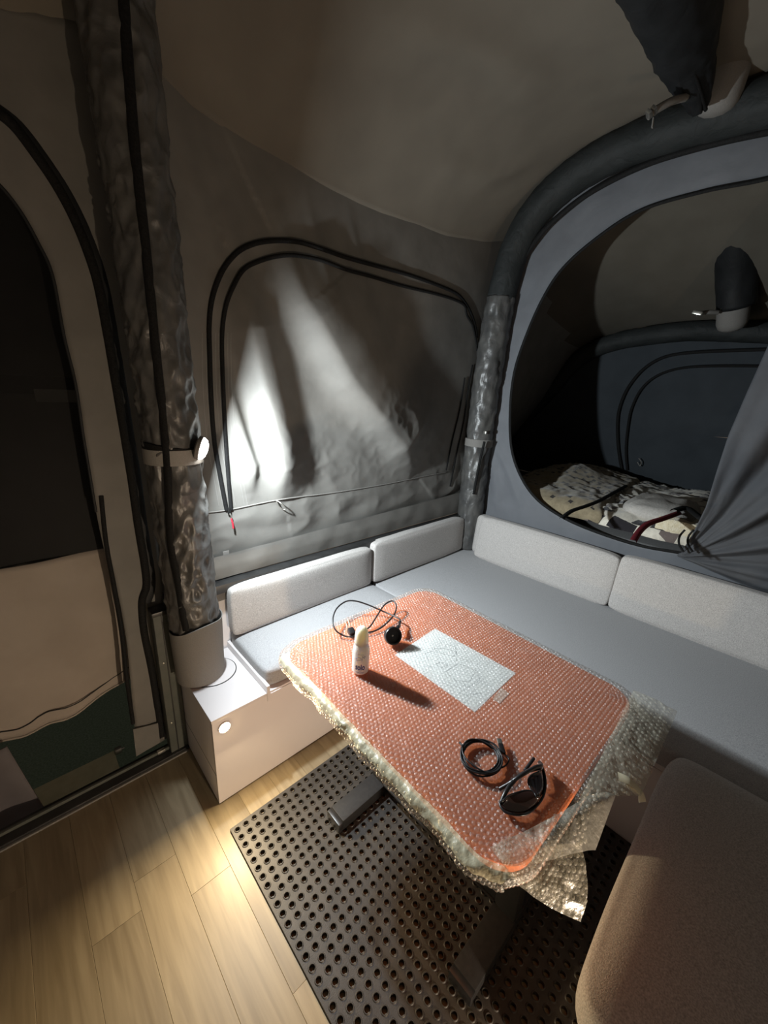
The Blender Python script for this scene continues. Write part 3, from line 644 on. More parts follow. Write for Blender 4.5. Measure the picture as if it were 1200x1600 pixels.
def crum(x, y, s): return 0.5 + 0.5 * (0.6 * nz(x * 5, y * 5, s) + 0.5 * (1 - 2 * abs(nz(x * 9, y * 9, s + 2))) + 0.25 * (1 - 2 * abs(nz(x * 22, y * 22, s + 3))))
V = lambda x, y: Vector((x, y, 0))
blanket('spotted_blanket', [V(2.36, 1.42), V(2.345, 0.66), V(3.62, 0.78), V(3.66, 1.42)], M_spot, 'brown fleece blanket with small dark spots heaped at the left of the bed',
        lambda x, y, u, v: 0.065 + 0.045 * crum(x, y, 3) + 0.09 * math.exp(-((x - 3.2) / 0.35) ** 2 - ((y - 1.15) / 0.22) ** 2))
blanket('patchwork_blanket', [V(2.345, 0.74), V(2.345, 0.15), V(3.66, -0.3), V(3.70, 0.86)], M_patch, 'white blanket with black and brown rectangular patches across the middle of the bed',
        lambda x, y, u, v: 0.035 + 0.055 * crum(x * 1.2, y * 1.2, 9))
def bump(x, y, cx, cy, rx, ry): d = ((x - cx) / rx) ** 2 + ((y - cy) / ry) ** 2; return max(0, 1 - d) ** 0.5
pc = onb(1035, 790, 0.95)
bm = bmesh.new(); bmesh.ops.create_uvsphere(bm, u_segments=48, v_segments=24, radius=1)
for v in bm.verts:
    c = v.co; sx = abs(c.x) ** 0.6 * (1 if c.x > 0 else -1); sy = abs(c.y) ** 0.6 * (1 if c.y > 0 else -1)
    v.co = Vector((pc.x + sx * 0.24, pc.y + sy * 0.17, 0.93 + c.z * 0.065 + 0.012 * nz(c.x * 4, c.y * 4, 3)))
pl = frombm('pillow', bm, M_pillow); tag(pl, 'pale grey ribbed pillow on the patchwork blanket', 'pillow')
cb = [onb(1000, 858, 0.90), onb(1085, 873, 0.90), onb(1085, 822, 0.92), onb(1022, 815, 0.92)]
for p in cb: p.z = 0
cb[0].x = max(cb[0].x, 2.37); cb[1].x = max(cb[1].x, 2.37)
blanket('cream_blanket', cb, M_cream, 'cream fleece blanket with a maroon edge at the front right of the bed', lambda x, y, u, v: 0.075 + 0.05 * crum(x, y, 14), 40)
mt2 = [onb(988, 848, 0.93), onb(998, 832, 0.95), onb(1012, 820, 0.965), onb(1035, 812, 0.97), onb(1060, 803, 0.97)]
rr = ribbon('blanket_edge', mt2, 0.028, lambda p: Vector((0, 0, 1)), M_maroon, None, 0.012); tag(rr, 'maroon binding strip lying between patchwork and cream blankets', 'trim')
cs = [onb(877, 812, 0.93), onb(892, 800, 0.945), onb(915, 792, 0.95), onb(935, 784, 0.955), onb(955, 773, 0.955), onb(978, 760, 0.955)]
cc = ribbon('black_strap', cs, 0.022, lambda p: Vector((0, 0, 1)), M_zip, None, 0.010); tag(cc, 'black strap lying across the spotted and patchwork blankets', 'strap')
cs = [onb(1052, 800, 0.985), onb(1072, 795, 0.99), onb(1088, 806, 0.99), onb(1098, 812, 0.985), onb(1106, 800, 0.985)]
cc = ribbon('black_strap', cs, 0.034, lambda p: Vector((0, 0, 1)), M_zip, None, 0.012); tag(cc, 'crumpled black strap beside the pillow at the curtain', 'strap')

# ------------------------------------------------------------------ benches
SZ = 0.470
ca = empty('bench_cabinet', (0.349, 1.148, 0), 'white bench cabinet with a round disc and a glowing courtesy lamp by the door', 'cabinet')
box('front_panel', 0.349, 1.374, 1.146, 1.160, 0.004, 0.376, M_white, ca, 0.0012)
box('side_panel', 0.349, 0.363, 1.160, 1.503, 0.004, 0.376, M_white, ca, 0.0012)
box('top_panel', 0.347, 0.553, 1.144, 1.503, 0.376, 0.388, M_white, ca, 0.0012)
box('divider', 0.5535, 0.566, 1.142, 1.503, 0.35, 0.418, M_white, ca, 0.0012)
box('seat_board', 0.566, 1.374, 1.150, 1.503, 0.370, 0.384, M_white, ca, 0.0012)
box('panel_joint', 0.3484, 0.3492, 1.150, 1.50, 0.136, 0.138, M_strap, ca, 0)
lathe('hatch_disc', [(0.083, 0), (0.083, 0.002), (0.080, 0.0035), (0, 0.0035)], frame((0.448, 1.385, 0.388), (0, 0, 1)), M_white, ca, 48)
lathe('disc_gap', [(0.0865, 0), (0.0865, 0.0006), (0.0, 0.0006)], frame((0.448, 1.385, 0.388), (0, 0, 1)), M_dark, ca, 48)
M_glowW = mat('warm_led', (1, 0.85, 0.6), 0.4, (1, 0.8, 0.5), 5, emit=((1.0, 0.72, 0.36), 45))
lathe('courtesy_lamp', [(0.019, 0), (0.019, 0.006), (0.014, 0.009), (0, 0.010)], frame(CAB, (0, -1, 0)), M_glowW, ca, 24)
lathe('lamp_ring', [(0.023, -0.001), (0.023, 0.004), (0.0195, 0.006), (0.0192, 0.0)], frame(CAB, (0, -1, 0)), M_white, ca, 24)
cb_ = empty('bench_cabinet', (1.376, 0, 0), 'long white bench base under the bed-side seat', 'cabinet')
box('front_panel', 1.375, 1.389, -0.95, 1.146, 0.004, 0.356, M_white, cb_, 0.0012)
box('seat_board', 1.376, 2.30, -0.95, 1.500, 0.358, 0.376, M_white, cb_, 0.0012)
cc_ = empty('bench_cabinet', (0.62, -0.04, 0), 'white base of the near bench, mostly hidden under its cushion', 'cabinet')
box('front_panel', 0.62, 1.372, -0.03, -0.016, 0.004, 0.356, M_white, cc_, 0.0012)
box('side_panel', 0.62, 0.634, -0.62, -0.031, 0.004, 0.356, M_white, cc_, 0.0012)
box('seat_board', 0.62, 1.372, -0.62, -0.016, 0.358, 0.372, M_white, cc_, 0.0012)

kc_ = box('kitchen_cabinet', -0.6, 0.52, -1.3, -0.762, 0.0, 0.90, M_white); tag(kc_, 'white kitchen cabinet behind the viewer with a courtesy lamp', 'cabinet')
lathe('courtesy_lamp', [(0.019, 0), (0.019, 0.006), (0.014, 0.009), (0, 0.010)], frame(CAB2, (0, 1, 0)), M_glowW, kc_, 24)

def cushion(name, x0, x1, y0, y1, z0, z1, m, label, cat='cushion', group=None, r=0.018, lean=(0, 0), puff=0.006, seed=0, piping=True):
    n = 14
    bm = bmesh.new(); bmesh.ops.create_cube(bm, size=2)
    bmesh.ops.subdivide_edges(bm, edges=bm.edges[:], cuts=n, use_grid_fill=True)
    hx, hy, hz = (x1 - x0) / 2, (y1 - y0) / 2, (z1 - z0) / 2; cx, cy, cz = (x0 + x1) / 2, (y0 + y1) / 2, (z0 + z1) / 2
    for v in bm.verts:
        s = v.co.copy()
        # spread the loops toward the edges
        e = Vector([math.copysign(1 - (1 - abs(a)) ** 1.9 if True else a, a) for a in s])
        e = Vector([math.copysign(min(1, abs(a) ** 0.8), a) for a in s])
        p = Vector((e.x * hx, e.y * hy, e.z * hz))
        inner = Vector((max(-hx + r, min(hx - r, p.x)), max(-hy + r, min(hy - r, p.y)), max(-hz + r, min(hz - r, p.z))))
        d = p - inner
        if d.length > 1e-6: p = inner + d.normalized() * r
        ax = 1 - min(1, abs(s.x)) ** 4; ay = 1 - min(1, abs(s.y)) ** 4; az = 1 - min(1, abs(s.z)) ** 4
        if abs(s.z) > 0.999: p.z += math.copysign(puff * ax * ay, s.z)
        if abs(s.y) > 0.999: p.y += math.copysign(puff * ax * az, s.y)
        if abs(s.x) > 0.999: p.x += math.copysign(puff * ay * az, s.x)
        p += Vector((1, 1, 1)) * 0.002 * nz((p.x + cx) * 7 + seed, (p.y + cy) * 7, p.z * 7)
        t = (p.z + hz)
        v.co = Vector((cx + p.x + lean[0] * t, cy + p.y + lean[1] * t, cz + p.z))
    root = frombm(name, bm, m)
    sub = root.modifiers.new('smooth', 'SUBSURF'); sub.levels = 1; sub.render_levels = 1
    tag(root, label, cat, group); return root
G1 = 'grey backrest cushions along the dinette'
cushion('seat_cushion', 0.568, 1.352, 1.160, 1.502, 0.386, SZ, M_seat, 'small grey seat cushion on the cabinet bench beneath the zipped window', 'seat cushion', 'dinette seat cushions', 0.022, seed=1)
cushion('seat_cushion', 1.360, 2.295, -0.60, 1.490, 0.378, SZ, M_seat, 'long grey seat cushion running below the bed opening', 'seat cushion', 'dinette seat cushions', 0.022, seed=2)
cushion('seat_cushion', 0.575, 1.352, -0.62, 0.030, 0.374, 0.490, M_uph, 'large shaded seat cushion in the bottom right foreground', 'seat cushion', 'dinette seat cushions', 0.035, puff=0.012, seed=3)
cushion('backrest_cushion', 0.562, 1.325, 1.425, 1.490, SZ + 0.004, 0.690, M_uph, 'grey backrest cushion under the window, nearest the satin column', 'backrest', G1, 0.016, lean=(0, 0.03), seed=4)
cushion('backrest_cushion', 1.350, 2.165, 1.425, 1.490, SZ + 0.004, 0.705, M_uph, 'grey backrest cushion under the window, nearest the corner', 'backrest', G1, 0.016, lean=(0, 0.03), seed=5)
cushion('backrest_cushion', 2.125, 2.190, 0.492, 1.312, SZ + 0.004, 0.745, M_uph, 'grey backrest cushion below the bed opening, corner side', 'backrest', G1, 0.018, lean=(0.18, 0), seed=6)
cushion('backrest_cushion', 2.125, 2.190, -0.36, 0.482, SZ + 0.004, 0.760, M_uph, 'grey backrest cushion at the right edge under the curtain', 'backrest', G1, 0.018, lean=(0.18, 0), seed=7)
cushion('backrest_cushion', 2.195, 2.265, 1.20, 1.375, SZ + 0.004, 0.725, M_uph, 'grey end of a cushion standing upright in the corner behind the leaning backrest', 'backrest', G1, 0.016, lean=(0.1, 0), seed=8)

# ------------------------------------------------------------------ satin column with strap, zipper, cuff and lantern
CX, CY, CR = 0.405, 1.41, 0.076
col = empty('inflatable_column', (CX, CY, 0.392), 'wrinkled satin tent column standing on the white cabinet', 'tent column')
def cxy(z): return (CX - 0.03 * max(0, (z - 0.6) / 1.8) , CY + 0.012 * max(0, (z - 1.2)))
zs = [0.40 + 0.0] + [0.5 + 0.1 * i for i in range(20)]
cp = [Vector((*cxy(z), z)) for z in zs] + [Vector((0.37, 1.34, 2.56)), Vector((0.37, 1.22, 2.63)), Vector((0.37, 1.0, 2.67))]
def cwr(p, d):
    a = math.atan2(d.y, d.x); s = 0
    s += 0.0085 * (1 - 2 * abs(nz(a * 1.6 + p.z * 2.4, p.z * 9 - a * 1.2, 1.5)))
    s += 0.0058 * (1 - 2 * abs(nz(a * 3.1 - p.z * 5, p.z * 19 + a, 6.5)))
    s += 0.003 * math.sin(p.z * 48 + 2.2 * nz(p.z * 6, a, 2) + a * 1.3) * (0.5 + 0.5 * math.sin(a - 0.6))
    return s * (0.4 if p.z < 0.62 else 1)
tube('satin_sleeve', cp, lambda t: CR, M_satin, col, seg=96, n=20, wr=cwr)
def colhit(px, py, r):
    d = ray(px, py); cx, cy = CX, CY
    for _ in range(3):
        a = d.x ** 2 + d.y ** 2; b = -2 * (d.x * cx + d.y * cy); c = cx * cx + cy * cy - r * r
        disc = b * b - 4 * a * c; t = (-b - math.sqrt(max(0, disc))) / (2 * a); p = d * t + Vector((0, 0, H)); cx, cy = cxy(p.z)
    return p
ZC = [(192, -30), (196, 40), (201, 110), (208, 200), (217, 290), (228, 390), (238, 490), (247, 580), (256, 660), (262, 740), (264, 810), (268, 860), (278, 910), (285, 955), (291, 985)]
zp = [colhit(p.x, p.y, CR + 0.008) for p in smoothpath([Vector((a, b, 0)) for a, b in ZC], 6)]
ribbon('column_zipper', zp, 0.024, lambda p: Vector((p.x - cxy(p.z)[0], p.y - cxy(p.z)[1], 0)), M_zip, col, 0.006, n=1)
# open cuff at the foot
cuffp = [(0.083, 0.392), (0.087, 0.393), (0.093, 0.62), (0.095, 0.628), (0.092, 0.628), (0.084, 0.45)]
cu = lathe('foot_cuff', cuffp, Matrix.Translation((CX + 0.003, CY - 0.002, 0)), M_strap, col, 48)
for v in cu.data.vertices:
    a = math.atan2(v.co.y - CY, v.co.x - CX); v.co.z += (0.018 * math.cos(a + 0.9) + 0.006 * math.sin(3 * a)) * max(0, (v.co.z - 0.40) / 0.22)
# strap, its black elastic and the lantern
zsr = 1.262; ccx, ccy = cxy(zsr)
st1 = lathe('grey_strap', [(CR + 0.007, zsr - 0.026), (CR + 0.013, zsr - 0.025), (CR + 0.013, zsr + 0.023), (CR + 0.007, zsr + 0.024)], Matrix.Translation((ccx, ccy, 0)), M_strapl, col, 48)
st2 = lathe('black_elastic', [(CR + 0.007, zsr + 0.012), (CR + 0.0125, zsr + 0.014), (CR + 0.0125, zsr + 0.036), (CR + 0.007, zsr + 0.038)], Matrix.Translation((ccx, ccy, 0)), M_zip, col, 48)
for v in st2.data.vertices: v.co.z += 0.012 * math.cos(math.atan2(v.co.y - ccy, v.co.x - ccx) - 2.6)
ln = empty('lantern', LAMP, 'small round LED lantern glowing white on the column strap', 'lantern')
M_glow = mat('white_led', (1, 1, 1), 0.4, (1, 0.98, 0.95), 5, emit=((1.0, 0.95, 0.88), 22))
FRL = frame(LAMP, LAMP_N, (0, 0, 1))
lathe('diffuser', [(0.036, 0.0), (0.036, 0.005), (0.031, 0.013), (0.021, 0.018), (0.009, 0.0205), (0, 0.021)], FRL, M_glow, ln, 32)
lathe('lantern_body', [(0.0, -0.016), (0.024, -0.016), (0.038, -0.010), (0.039, 0.0), (0.0365, 0.002)], FRL, M_strap, ln, 32)

# ------------------------------------------------------------------ rubber mat (one sheet with real holes)
PIT = 0.0309; mx0, my1 = 0.340, 1.030; NX, NY = 33, 48; ZT, ZM = 0.014, 0.0115
SEG = 12; vs, fs = [], []
ring_r = [0.0148, 0.0112, 0.0095, 0.0082, 0.0082]; ring_z = [ZM, ZM, ZT, ZT, 0.001]
def matcell(cx, cy, hole=True):
    base_i = len(vs); h = PIT / 2
    for k in range(SEG):           # square border
        a = 2 * math.pi * (k + 0.5) / SEG; c, s = math.cos(a), math.sin(a); f = h / max(abs(c), abs(s)); vs.append((cx + c * f, cy + s * f, ZM))
    for r, z in zip(ring_r[1:], ring_z[1:]):
        for k in range(SEG):
            a = 2 * math.pi * (k + 0.5) / SEG; vs.append((cx + r * math.cos(a), cy + r * math.sin(a), z))
    for j in range(4):
        for k in range(SEG):
            a = base_i + j * SEG + k; b = base_i + j * SEG + (k + 1) % SEG; fs.append((a, b, b + SEG, a + SEG))
    # the four corner triangles the 12-gon leaves open
    for q in range(4):
        a = math.pi / 4 + q * math.pi / 2; vs.append((cx + h * (1 if math.cos(a) > 0 else -1), cy + h * (1 if math.sin(a) > 0 else -1), ZM)); ci = len(vs) - 1
        k0 = int((a / (2 * math.pi)) * SEG - 0.5); fs.append((base_i + k0 % SEG, ci, base_i + (k0 + 1) % SEG))
for i in range(NX):
    for j in range(NY): matcell(mx0 + PIT * (i + 0.6), my1 - PIT * (j + 0.6))
xa, xb, ya, yb = mx0, mx0 + PIT * (NX + 0.2), my1 - PIT * (NY + 0.2), my1
xi, xj, yi, yj = mx0 + 0.1 * PIT, mx0 + PIT * (NX + 0.1), my1 - PIT * (NY + 0.1), my1 - 0.1 * PIT
k = len(vs); vs += [(xa, ya, ZM), (xb, ya, ZM), (xb, yb, ZM), (xa, yb, ZM), (xi, yi, ZM), (xj, yi, ZM), (xj, yj, ZM), (xi, yj, ZM), (xa, ya, 0), (xb, ya, 0), (xb, yb, 0), (xa, yb, 0)]
for q in range(4):
    r = (q + 1) % 4; fs += [(k + q, k + r, k + 4 + r, k + 4 + q), (k + 8 + q, k + 8 + r, k + r, k + q)]
rm = autosmooth(mesh('rubber_mat', vs, fs, M_rubber), 30); tag(rm, 'black rubber ring mat with rows of round holes under the table', 'mat')

# ------------------------------------------------------------------ table
TZ = 0.715
TC = Vector((0.842, 0.545)); TW, TD = 0.685, 0.815; ROT = math.radians(-1.2)
def tl(u, v, z):
    """table frame: u across (x), v along (y), metres from its middle"""
    c, s = math.cos(ROT), math.sin(ROT); return Vector((TC.x + u * c - v * s, TC.y + u * s + v * c, z))
tb = empty('dining_table', (TC.x, TC.y, 0.014), 'dinette table with terracotta top on black metal legs', 'table')
rc = 0.075
def rrect(hw, hd, r, n=8):
    out = []
    for cx, cy, a0 in ((hw - r, hd - r, 0), (-hw + r, hd - r, 90), (-hw + r, -hd + r, 180), (hw - r, -hd + r, 270)):
        for k in range(n + 1):
            a = math.radians(a0 + 90 * k / n); out.append((cx + r * math.cos(a), cy + r * math.sin(a)))
    return out
def slab(name, hw, hd, r, z0, z1, m, parent, bev=0.003):
    O = rrect(hw, hd, r); I = rrect(hw - bev, hd - bev, r - bev); n = len(O); vs = []
    for P, z in ((I, z0), (O, z0 + bev), (O, z1 - bev), (I, z1)): vs += [tl(a, b, z) for a, b in P]
    fs = [(j * n + i, j * n + (i + 1) % n, (j + 1) * n + (i + 1) % n, (j + 1) * n + i) for j in range(3) for i in range(n)]
    fs += [tuple(range(n))[::-1], tuple(3 * n + i for i in range(n))]
    return autosmooth(mesh(name, vs, fs, m, parent), 30)
slab('tabletop', TW / 2 - 0.006, TD / 2 - 0.006, rc, TZ - 0.030, TZ - 0.004, M_board, tb)
ZF = 0.0145
for yy in (0.800, 0.255):
    ft = box('foot', 0.630, 1.075, yy - 0.035, yy + 0.035, ZF, ZF + 0.045, M_legs, tb, 0.004)
    box('foot_cap', 0.612, 0.631, yy - 0.036, yy + 0.036, ZF, ZF + 0.040, M_plastic, tb, 0.005)
    box('leg_column', 0.825, 0.875, yy - 0.032, yy + 0.032, ZF + 0.045, TZ - 0.031, M_legs, tb, 0.003)
box('modesty_panel', 0.828, 0.842, 0.287, 0.768, 0.062, TZ - 0.031, M_legs, tb, 0.002)
box('panel_edge', 0.822, 0.828, 0.287, 0.768, 0.062, 0.070, M_legs, tb, 0.001)
lt = ony(688, 1280, 0.40); lt = onx(688, 1282, 0.815)
tgp = tube('paper_tag', [lt + Vector((0, 0, 0.022)), lt + Vector((0.004, 0.004, 0.008)), lt + Vector((-0.003, 0.0, -0.006)), lt + Vector((0.0, -0.006, -0.018))], 0.0055, M_tag, tb, seg=8)
tgp['label'] = 'small ivory twist tag'

# drawing sheet lying under the wrap
pp = [onz(*p, TZ) for p in [(617, 1022), (680, 981), (806, 1050), (742, 1111)]]
o_ = pp[0]; ax = (pp[3] - pp[0]); ay = (pp[1] - pp[0])
sh = mesh('drawing_sheet', [p + Vector((0, 0, -0.0030)) for p in pp] + [p + Vector((0, 0, -0.0036)) for p in pp], [(0, 3, 2, 1), (4, 5, 6, 7), (0, 1, 5, 4), (1, 2, 6, 5), (2, 3, 7, 6), (3, 0, 4, 7)], M_paper, None, False)
tag(sh, 'white paper sheet with faint line drawings under the bubble wrap', 'paper')
def pq(s, t): return o_ + ax * s + ay * t + Vector((0, 0, -0.0026))      # s along the long side, t across
def stroke(pts, wd=0.0014):
    V_, F_ = [], []
    for (a, b), (c, d) in zip(pts, pts[1:]):
        p, q = pq(a, b), pq(c, d); t = _u(q - p); s = Vector((-t.y, t.x, 0)) * wd; k = len(V_)
        V_ += [p - s, p + s, q + s, q - s]; F_.append((k, k + 3, k + 2, k + 1))
    return V_, F_
dv, df = [], []
def add(pts, wd=0.0009):
    a, b = stroke(pts, wd); k = len(dv); dv.extend(a); df.extend([tuple(i + k for i in f) for f in b])
# faint isometric machine outlines, as in the sheet
add([(0.20, 0.55), (0.30, 0.70), (0.42, 0.78), (0.44, 0.66), (0.34, 0.58), (0.20, 0.55)]); add([(0.24, 0.52), (0.20, 0.38), (0.30, 0.30)])
add([(0.42, 0.78), (0.50, 0.62), (0.46, 0.50)]); add([(0.30, 0.70), (0.26, 0.80), (0.36, 0.86), (0.42, 0.78)])
add([(0.52, 0.30), (0.54, 0.58), (0.72, 0.66), (0.76, 0.40), (0.66, 0.26), (0.52, 0.30)]); add([(0.72, 0.66), (0.82, 0.54), (0.80, 0.30), (0.66, 0.26)])
add([(0.40, 0.40), (0.48, 0.44), (0.46, 0.32), (0.38, 0.30), (0.40, 0.40)]); add([(0.36, 0.20), (0.42, 0.26)]); add([(0.62, 0.16), (0.80, 0.20)]); add([(0.58, 0.10), (0.70, 0.12)])
add([(0.50, 0.70), (0.62, 0.76)]); add([(0.78, 0.12), (0.88, 0.16)]); add([(0.86, 0.2), (0.92, 0.34)])
mesh('line_drawing', dv, df, M_ink, sh, False)
tp = [onz(*p, TZ) for p in [(770, 1091), (783, 1073), (796, 1082), (781, 1098)]]
M_tape = mat('milky_tape', (0.62, 0.42, 0.33), 0.3, (0.66, 0.46, 0.36), 60)
tt_ = mesh('tape_piece', [p + Vector((0, 0, -0.0028)) for p in tp] + [p + Vector((0, 0, -0.0036)) for p in tp], [(0, 3, 2, 1), (4, 5, 6, 7), (0, 1, 5, 4), (1, 2, 6, 5), (2, 3, 7, 6), (3, 0, 4, 7)], M_tape, None, False)
tag(tt_, 'small square of milky tape at the corner of the paper sheet', 'tape')

# bubble wrap : the sheet follows the top and rolls over its edges
wrap = empty('bubble_wrap', (TC.x, TC.y, TZ), 'clear bubble wrap stretched over the terracotta tabletop with a loose corner', 'bubble wrap')
HW, HD = TW / 2, TD / 2
def roll(d, drop):
    """distance past the edge -> (outward, downward)"""
    r = 0.012
    if d <= 0: return d, 0
    if d < r * math.pi / 2: a = d / r; return r * math.sin(a), r * (1 - math.cos(a))
    return r + 0.0, r + (d - r * math.pi / 2)
def sheet_pt(u, v):
    """u, v metres in the table frame, unrolled"""
    cr = 0.0
    # rounded corners: pull points toward the rounded outline
    au, av = abs(u), abs(v); su = 1 if u > 0 else -1; sv = 1 if v > 0 else -1
    ix, iy = HW - rc, HD - rc
    if au > ix and av > iy:
        dx, dy = au - ix, av - iy; L = math.hypot(dx, dy); d = max(dx, dy) + 0.35 * min(dx, dy) * 0 ; L2 = max(dx, dy)
        nx_, ny_ = (dx / L, dy / L) if L > 1e-9 else (1, 0)
        over = L2 - rc
        o, dn = roll(over, 1) if over > 0 else (over, 0)
        R = rc + o; pu, pv = ix + nx_ * R, iy + ny_ * R
    else:
        du, dv_ = au - HW, av - HD
        ou, dn1 = roll(du, 1); ovv, dn2 = roll(dv_, 1); pu, pv = HW + ou, HD + ovv; dn = max(dn1, dn2)
        if du <= 0: pu = au
        if dv_ <= 0: pv = av
    wv = 0.0012 * nz(u * 22, v * 22, 3)
    lf = max(0, (-u - HW + 0.03) / 0.06)           # loose puffy left edge
    z = TZ - dn + wv + (0.004 * (1 - 2 * abs(nz(u * 30, v * 30, 5))) * min(1, lf))
    p = tl(su * pu - (0.010 * min(1, lf) * (1 + nz(v * 14, 0, 2))), sv * pv, z)
    return p
EX = 0.045
def _sh(a, b): return sheet_pt(-HW - EX + (TW + 2 * EX) * a, -HD - 0.03 + (TD + 0.03 + EX) * b)
grid('wrap_sheet', 170, 190, _sh, M_film, wrap)
def bubbles(name, fn, LU, LV, m, pitch=0.0116, r=0.0050, h=0.0034, seg=8, jit=0.1):
    """hexagonal rows of low domes on a surface fn(u, v)"""
    V_, F_ = [], []; nu = int(LU / pitch); nv = int(LV / (pitch * 0.866)); e = 0.002
    for j in range(nv):
        for i in range(nu):
            u = (i + 0.5 + 0.5 * (j % 2)) * pitch; v = (j + 0.5) * pitch * 0.866
            if u + e > LU or v + e > LV: continue
            p = fn(u / LU, v / LV); pu = fn((u + e) / LU, v / LV) - p; pv = fn(u / LU, (v + e) / LV) - p
            if pu.length < 2e-4 or pv.length < 2e-4: continue
            n = pu.cross(pv)
            if n.length < 1e-9: continue
            n.normalize(); n = -n if n.z < -0.2 else n; pu.normalize(); pv = n.cross(pu)
            hh = h * random.uniform(0.6, 1.1); tx, ty = random.uniform(-jit, jit), random.uniform(-jit, jit)
            k = len(V_)
            for rr_, zz in ((r, 0), (r * 0.82, hh * 0.72)):
                for q in range(seg):
                    a = 2 * math.pi * q / seg; V_.append(p + pu * (rr_ * math.cos(a) + tx * zz) + pv * (rr_ * math.sin(a) + ty * zz) + n * zz)
            V_.append(p + n * hh + pu * tx * hh + pv * ty * hh)
            for q in range(seg):
                F_.append((k + q, k + (q + 1) % seg, k + seg + (q + 1) % seg, k + seg + q)); F_.append((k + seg + q, k + seg + (q + 1) % seg, k + 2 * seg))
    o = mesh(name, V_, F_, m, wrap); tag(o, kind='stuff'); return o
bubbles('bubbles', _sh, TW + 2 * EX, TD + 0.03 + EX, M_bub)
# loose sheet reaching past the right end of the table
def patch(A0, A1, B0, B1, bul, crn, seed):
    def f(u, v):
        p = (A0 * (1 - u) + A1 * u) * (1 - v) + (B0 * (1 - u) + B1 * u) * v
        c = crn * ((1 - 2 * abs(nz(p.x * 26, p.y * 26, seed + p.z * 20))) * 0.7 + 0.6 * nz(p.x * 60, p.y * 60, seed)) * min(1, v * 5 + 0.1)
        return Vector((p.x + c * 0.3, p.y - c * 0.4, p.z + bul * math.sin(math.pi * v) + c))
    return f
f1 = patch(onz(990, 1078, TZ + 0.005), onz(905, 1250, TZ + 0.005), onz(1058, 1112, 0.700), onz(1001, 1244, 0.690), 0.004, 0.003, 2)
grid('wrap_flap', 50, 24, f1, M_flap, wrap); bubbles('bubbles', f1, 0.26, 0.10, M_flapb, h=0.0022, jit=0.3)
T2 = smoothpath([onz(765, 1325, TZ + 0.010), onz(850, 1284, TZ + 0.012), onz(930, 1240, TZ + 0.010), onz(962, 1243, TZ + 0.004)], 16)
M2 = smoothpath([onz(775, 1338, TZ + 0.009), onz(830, 1325, TZ + 0.009), onz(895, 1290, TZ + 0.007), onz(955, 1262, 0.708)], 16)
B2 = smoothpath([onz(784, 1352, TZ + 0.004), onz(830, 1352, TZ + 0.001), onz(905, 1333, 0.690), onz(930, 1330, 0.672)], 16)
def f2(u, v):
    k = int(round(u * 48)); a, b, c = T2[k], M2[k], B2[k]
    p = a * ((1 - v) * (1 - 2 * v)) + b * (4 * v * (1 - v)) + c * (v * (2 * v - 1))
    cc_ = 0.0035 * ((1 - 2 * abs(nz(p.x * 26, p.y * 26, 5))) * 0.8 + 0.6 * nz(p.x * 60, p.y * 60, 5))
    return Vector((p.x, p.y, p.z + cc_))
grid('wrap_flap', 48, 30, f2, M_flap, wrap); bubbles('bubbles', f2, 0.26, 0.10, M_flapb, h=0.0022, jit=0.4)
q0 = onz(772, 1335, 0.700); q1 = onz(906, 1315, 0.685)
bot = [onz(*p, zz) for p, zz in [((774, 1345), 0.695), ((800, 1375), 0.675), ((835, 1403), 0.650), ((870, 1424), 0.630), ((906, 1440), 0.610)]]
bot = smoothpath(bot, 8)
def f3(u, v):
    a = q0 + (q1 - q0) * u; b = bot[min(len(bot) - 1, int(u * (len(bot) - 1) + 0.5))]; p = a + (b - a) * v
    c = 0.005 * ((1 - 2 * abs(nz(p.x * 26, p.z * 30, 9))) * 0.8 + 0.6 * nz(p.x * 60, p.z * 60, 3))
    return Vector((p.x, p.y - c * 0.7 - 0.012 * math.sin(math.pi * v) * u, p.z + c * 0.6))
grid('wrap_flap', 50, 34, f3, M_flap, wrap); bubbles('bubbles', f3, 0.19, 0.11, M_flapb, h=0.0022, jit=0.4)
tpp = [onz(*p, zz) for p, zz in [((965, 1212), 0.712), ((985, 1222), 0.706), ((1000, 1238), 0.690), ((1004, 1254), 0.675)]]
def _rim(a, b):
    u = -HW - 0.023 + 0.028 * a; v = -HD - 0.01 + (TD - 0.03) * b
    p = sheet_pt(u, v); c = 0.0022 * (1 - 2 * abs(nz(p.y * 34, p.z * 60, 4))) + 0.0012 * nz(p.y * 90, p.z * 90, 2)
    return p + Vector((-0.003 - c, 0, 0.0015 + c * 0.4))
grid('rolled_edge', 12, 260, _rim, M_rim, wrap)
tape = ribbon('parcel_tape', tpp, 0.020, lambda p: Vector((0, -0.3, 1)), M_tag, wrap, 0.002)

# ------------------------------------------------------------------ things on the table
ZS = TZ + 0.0035

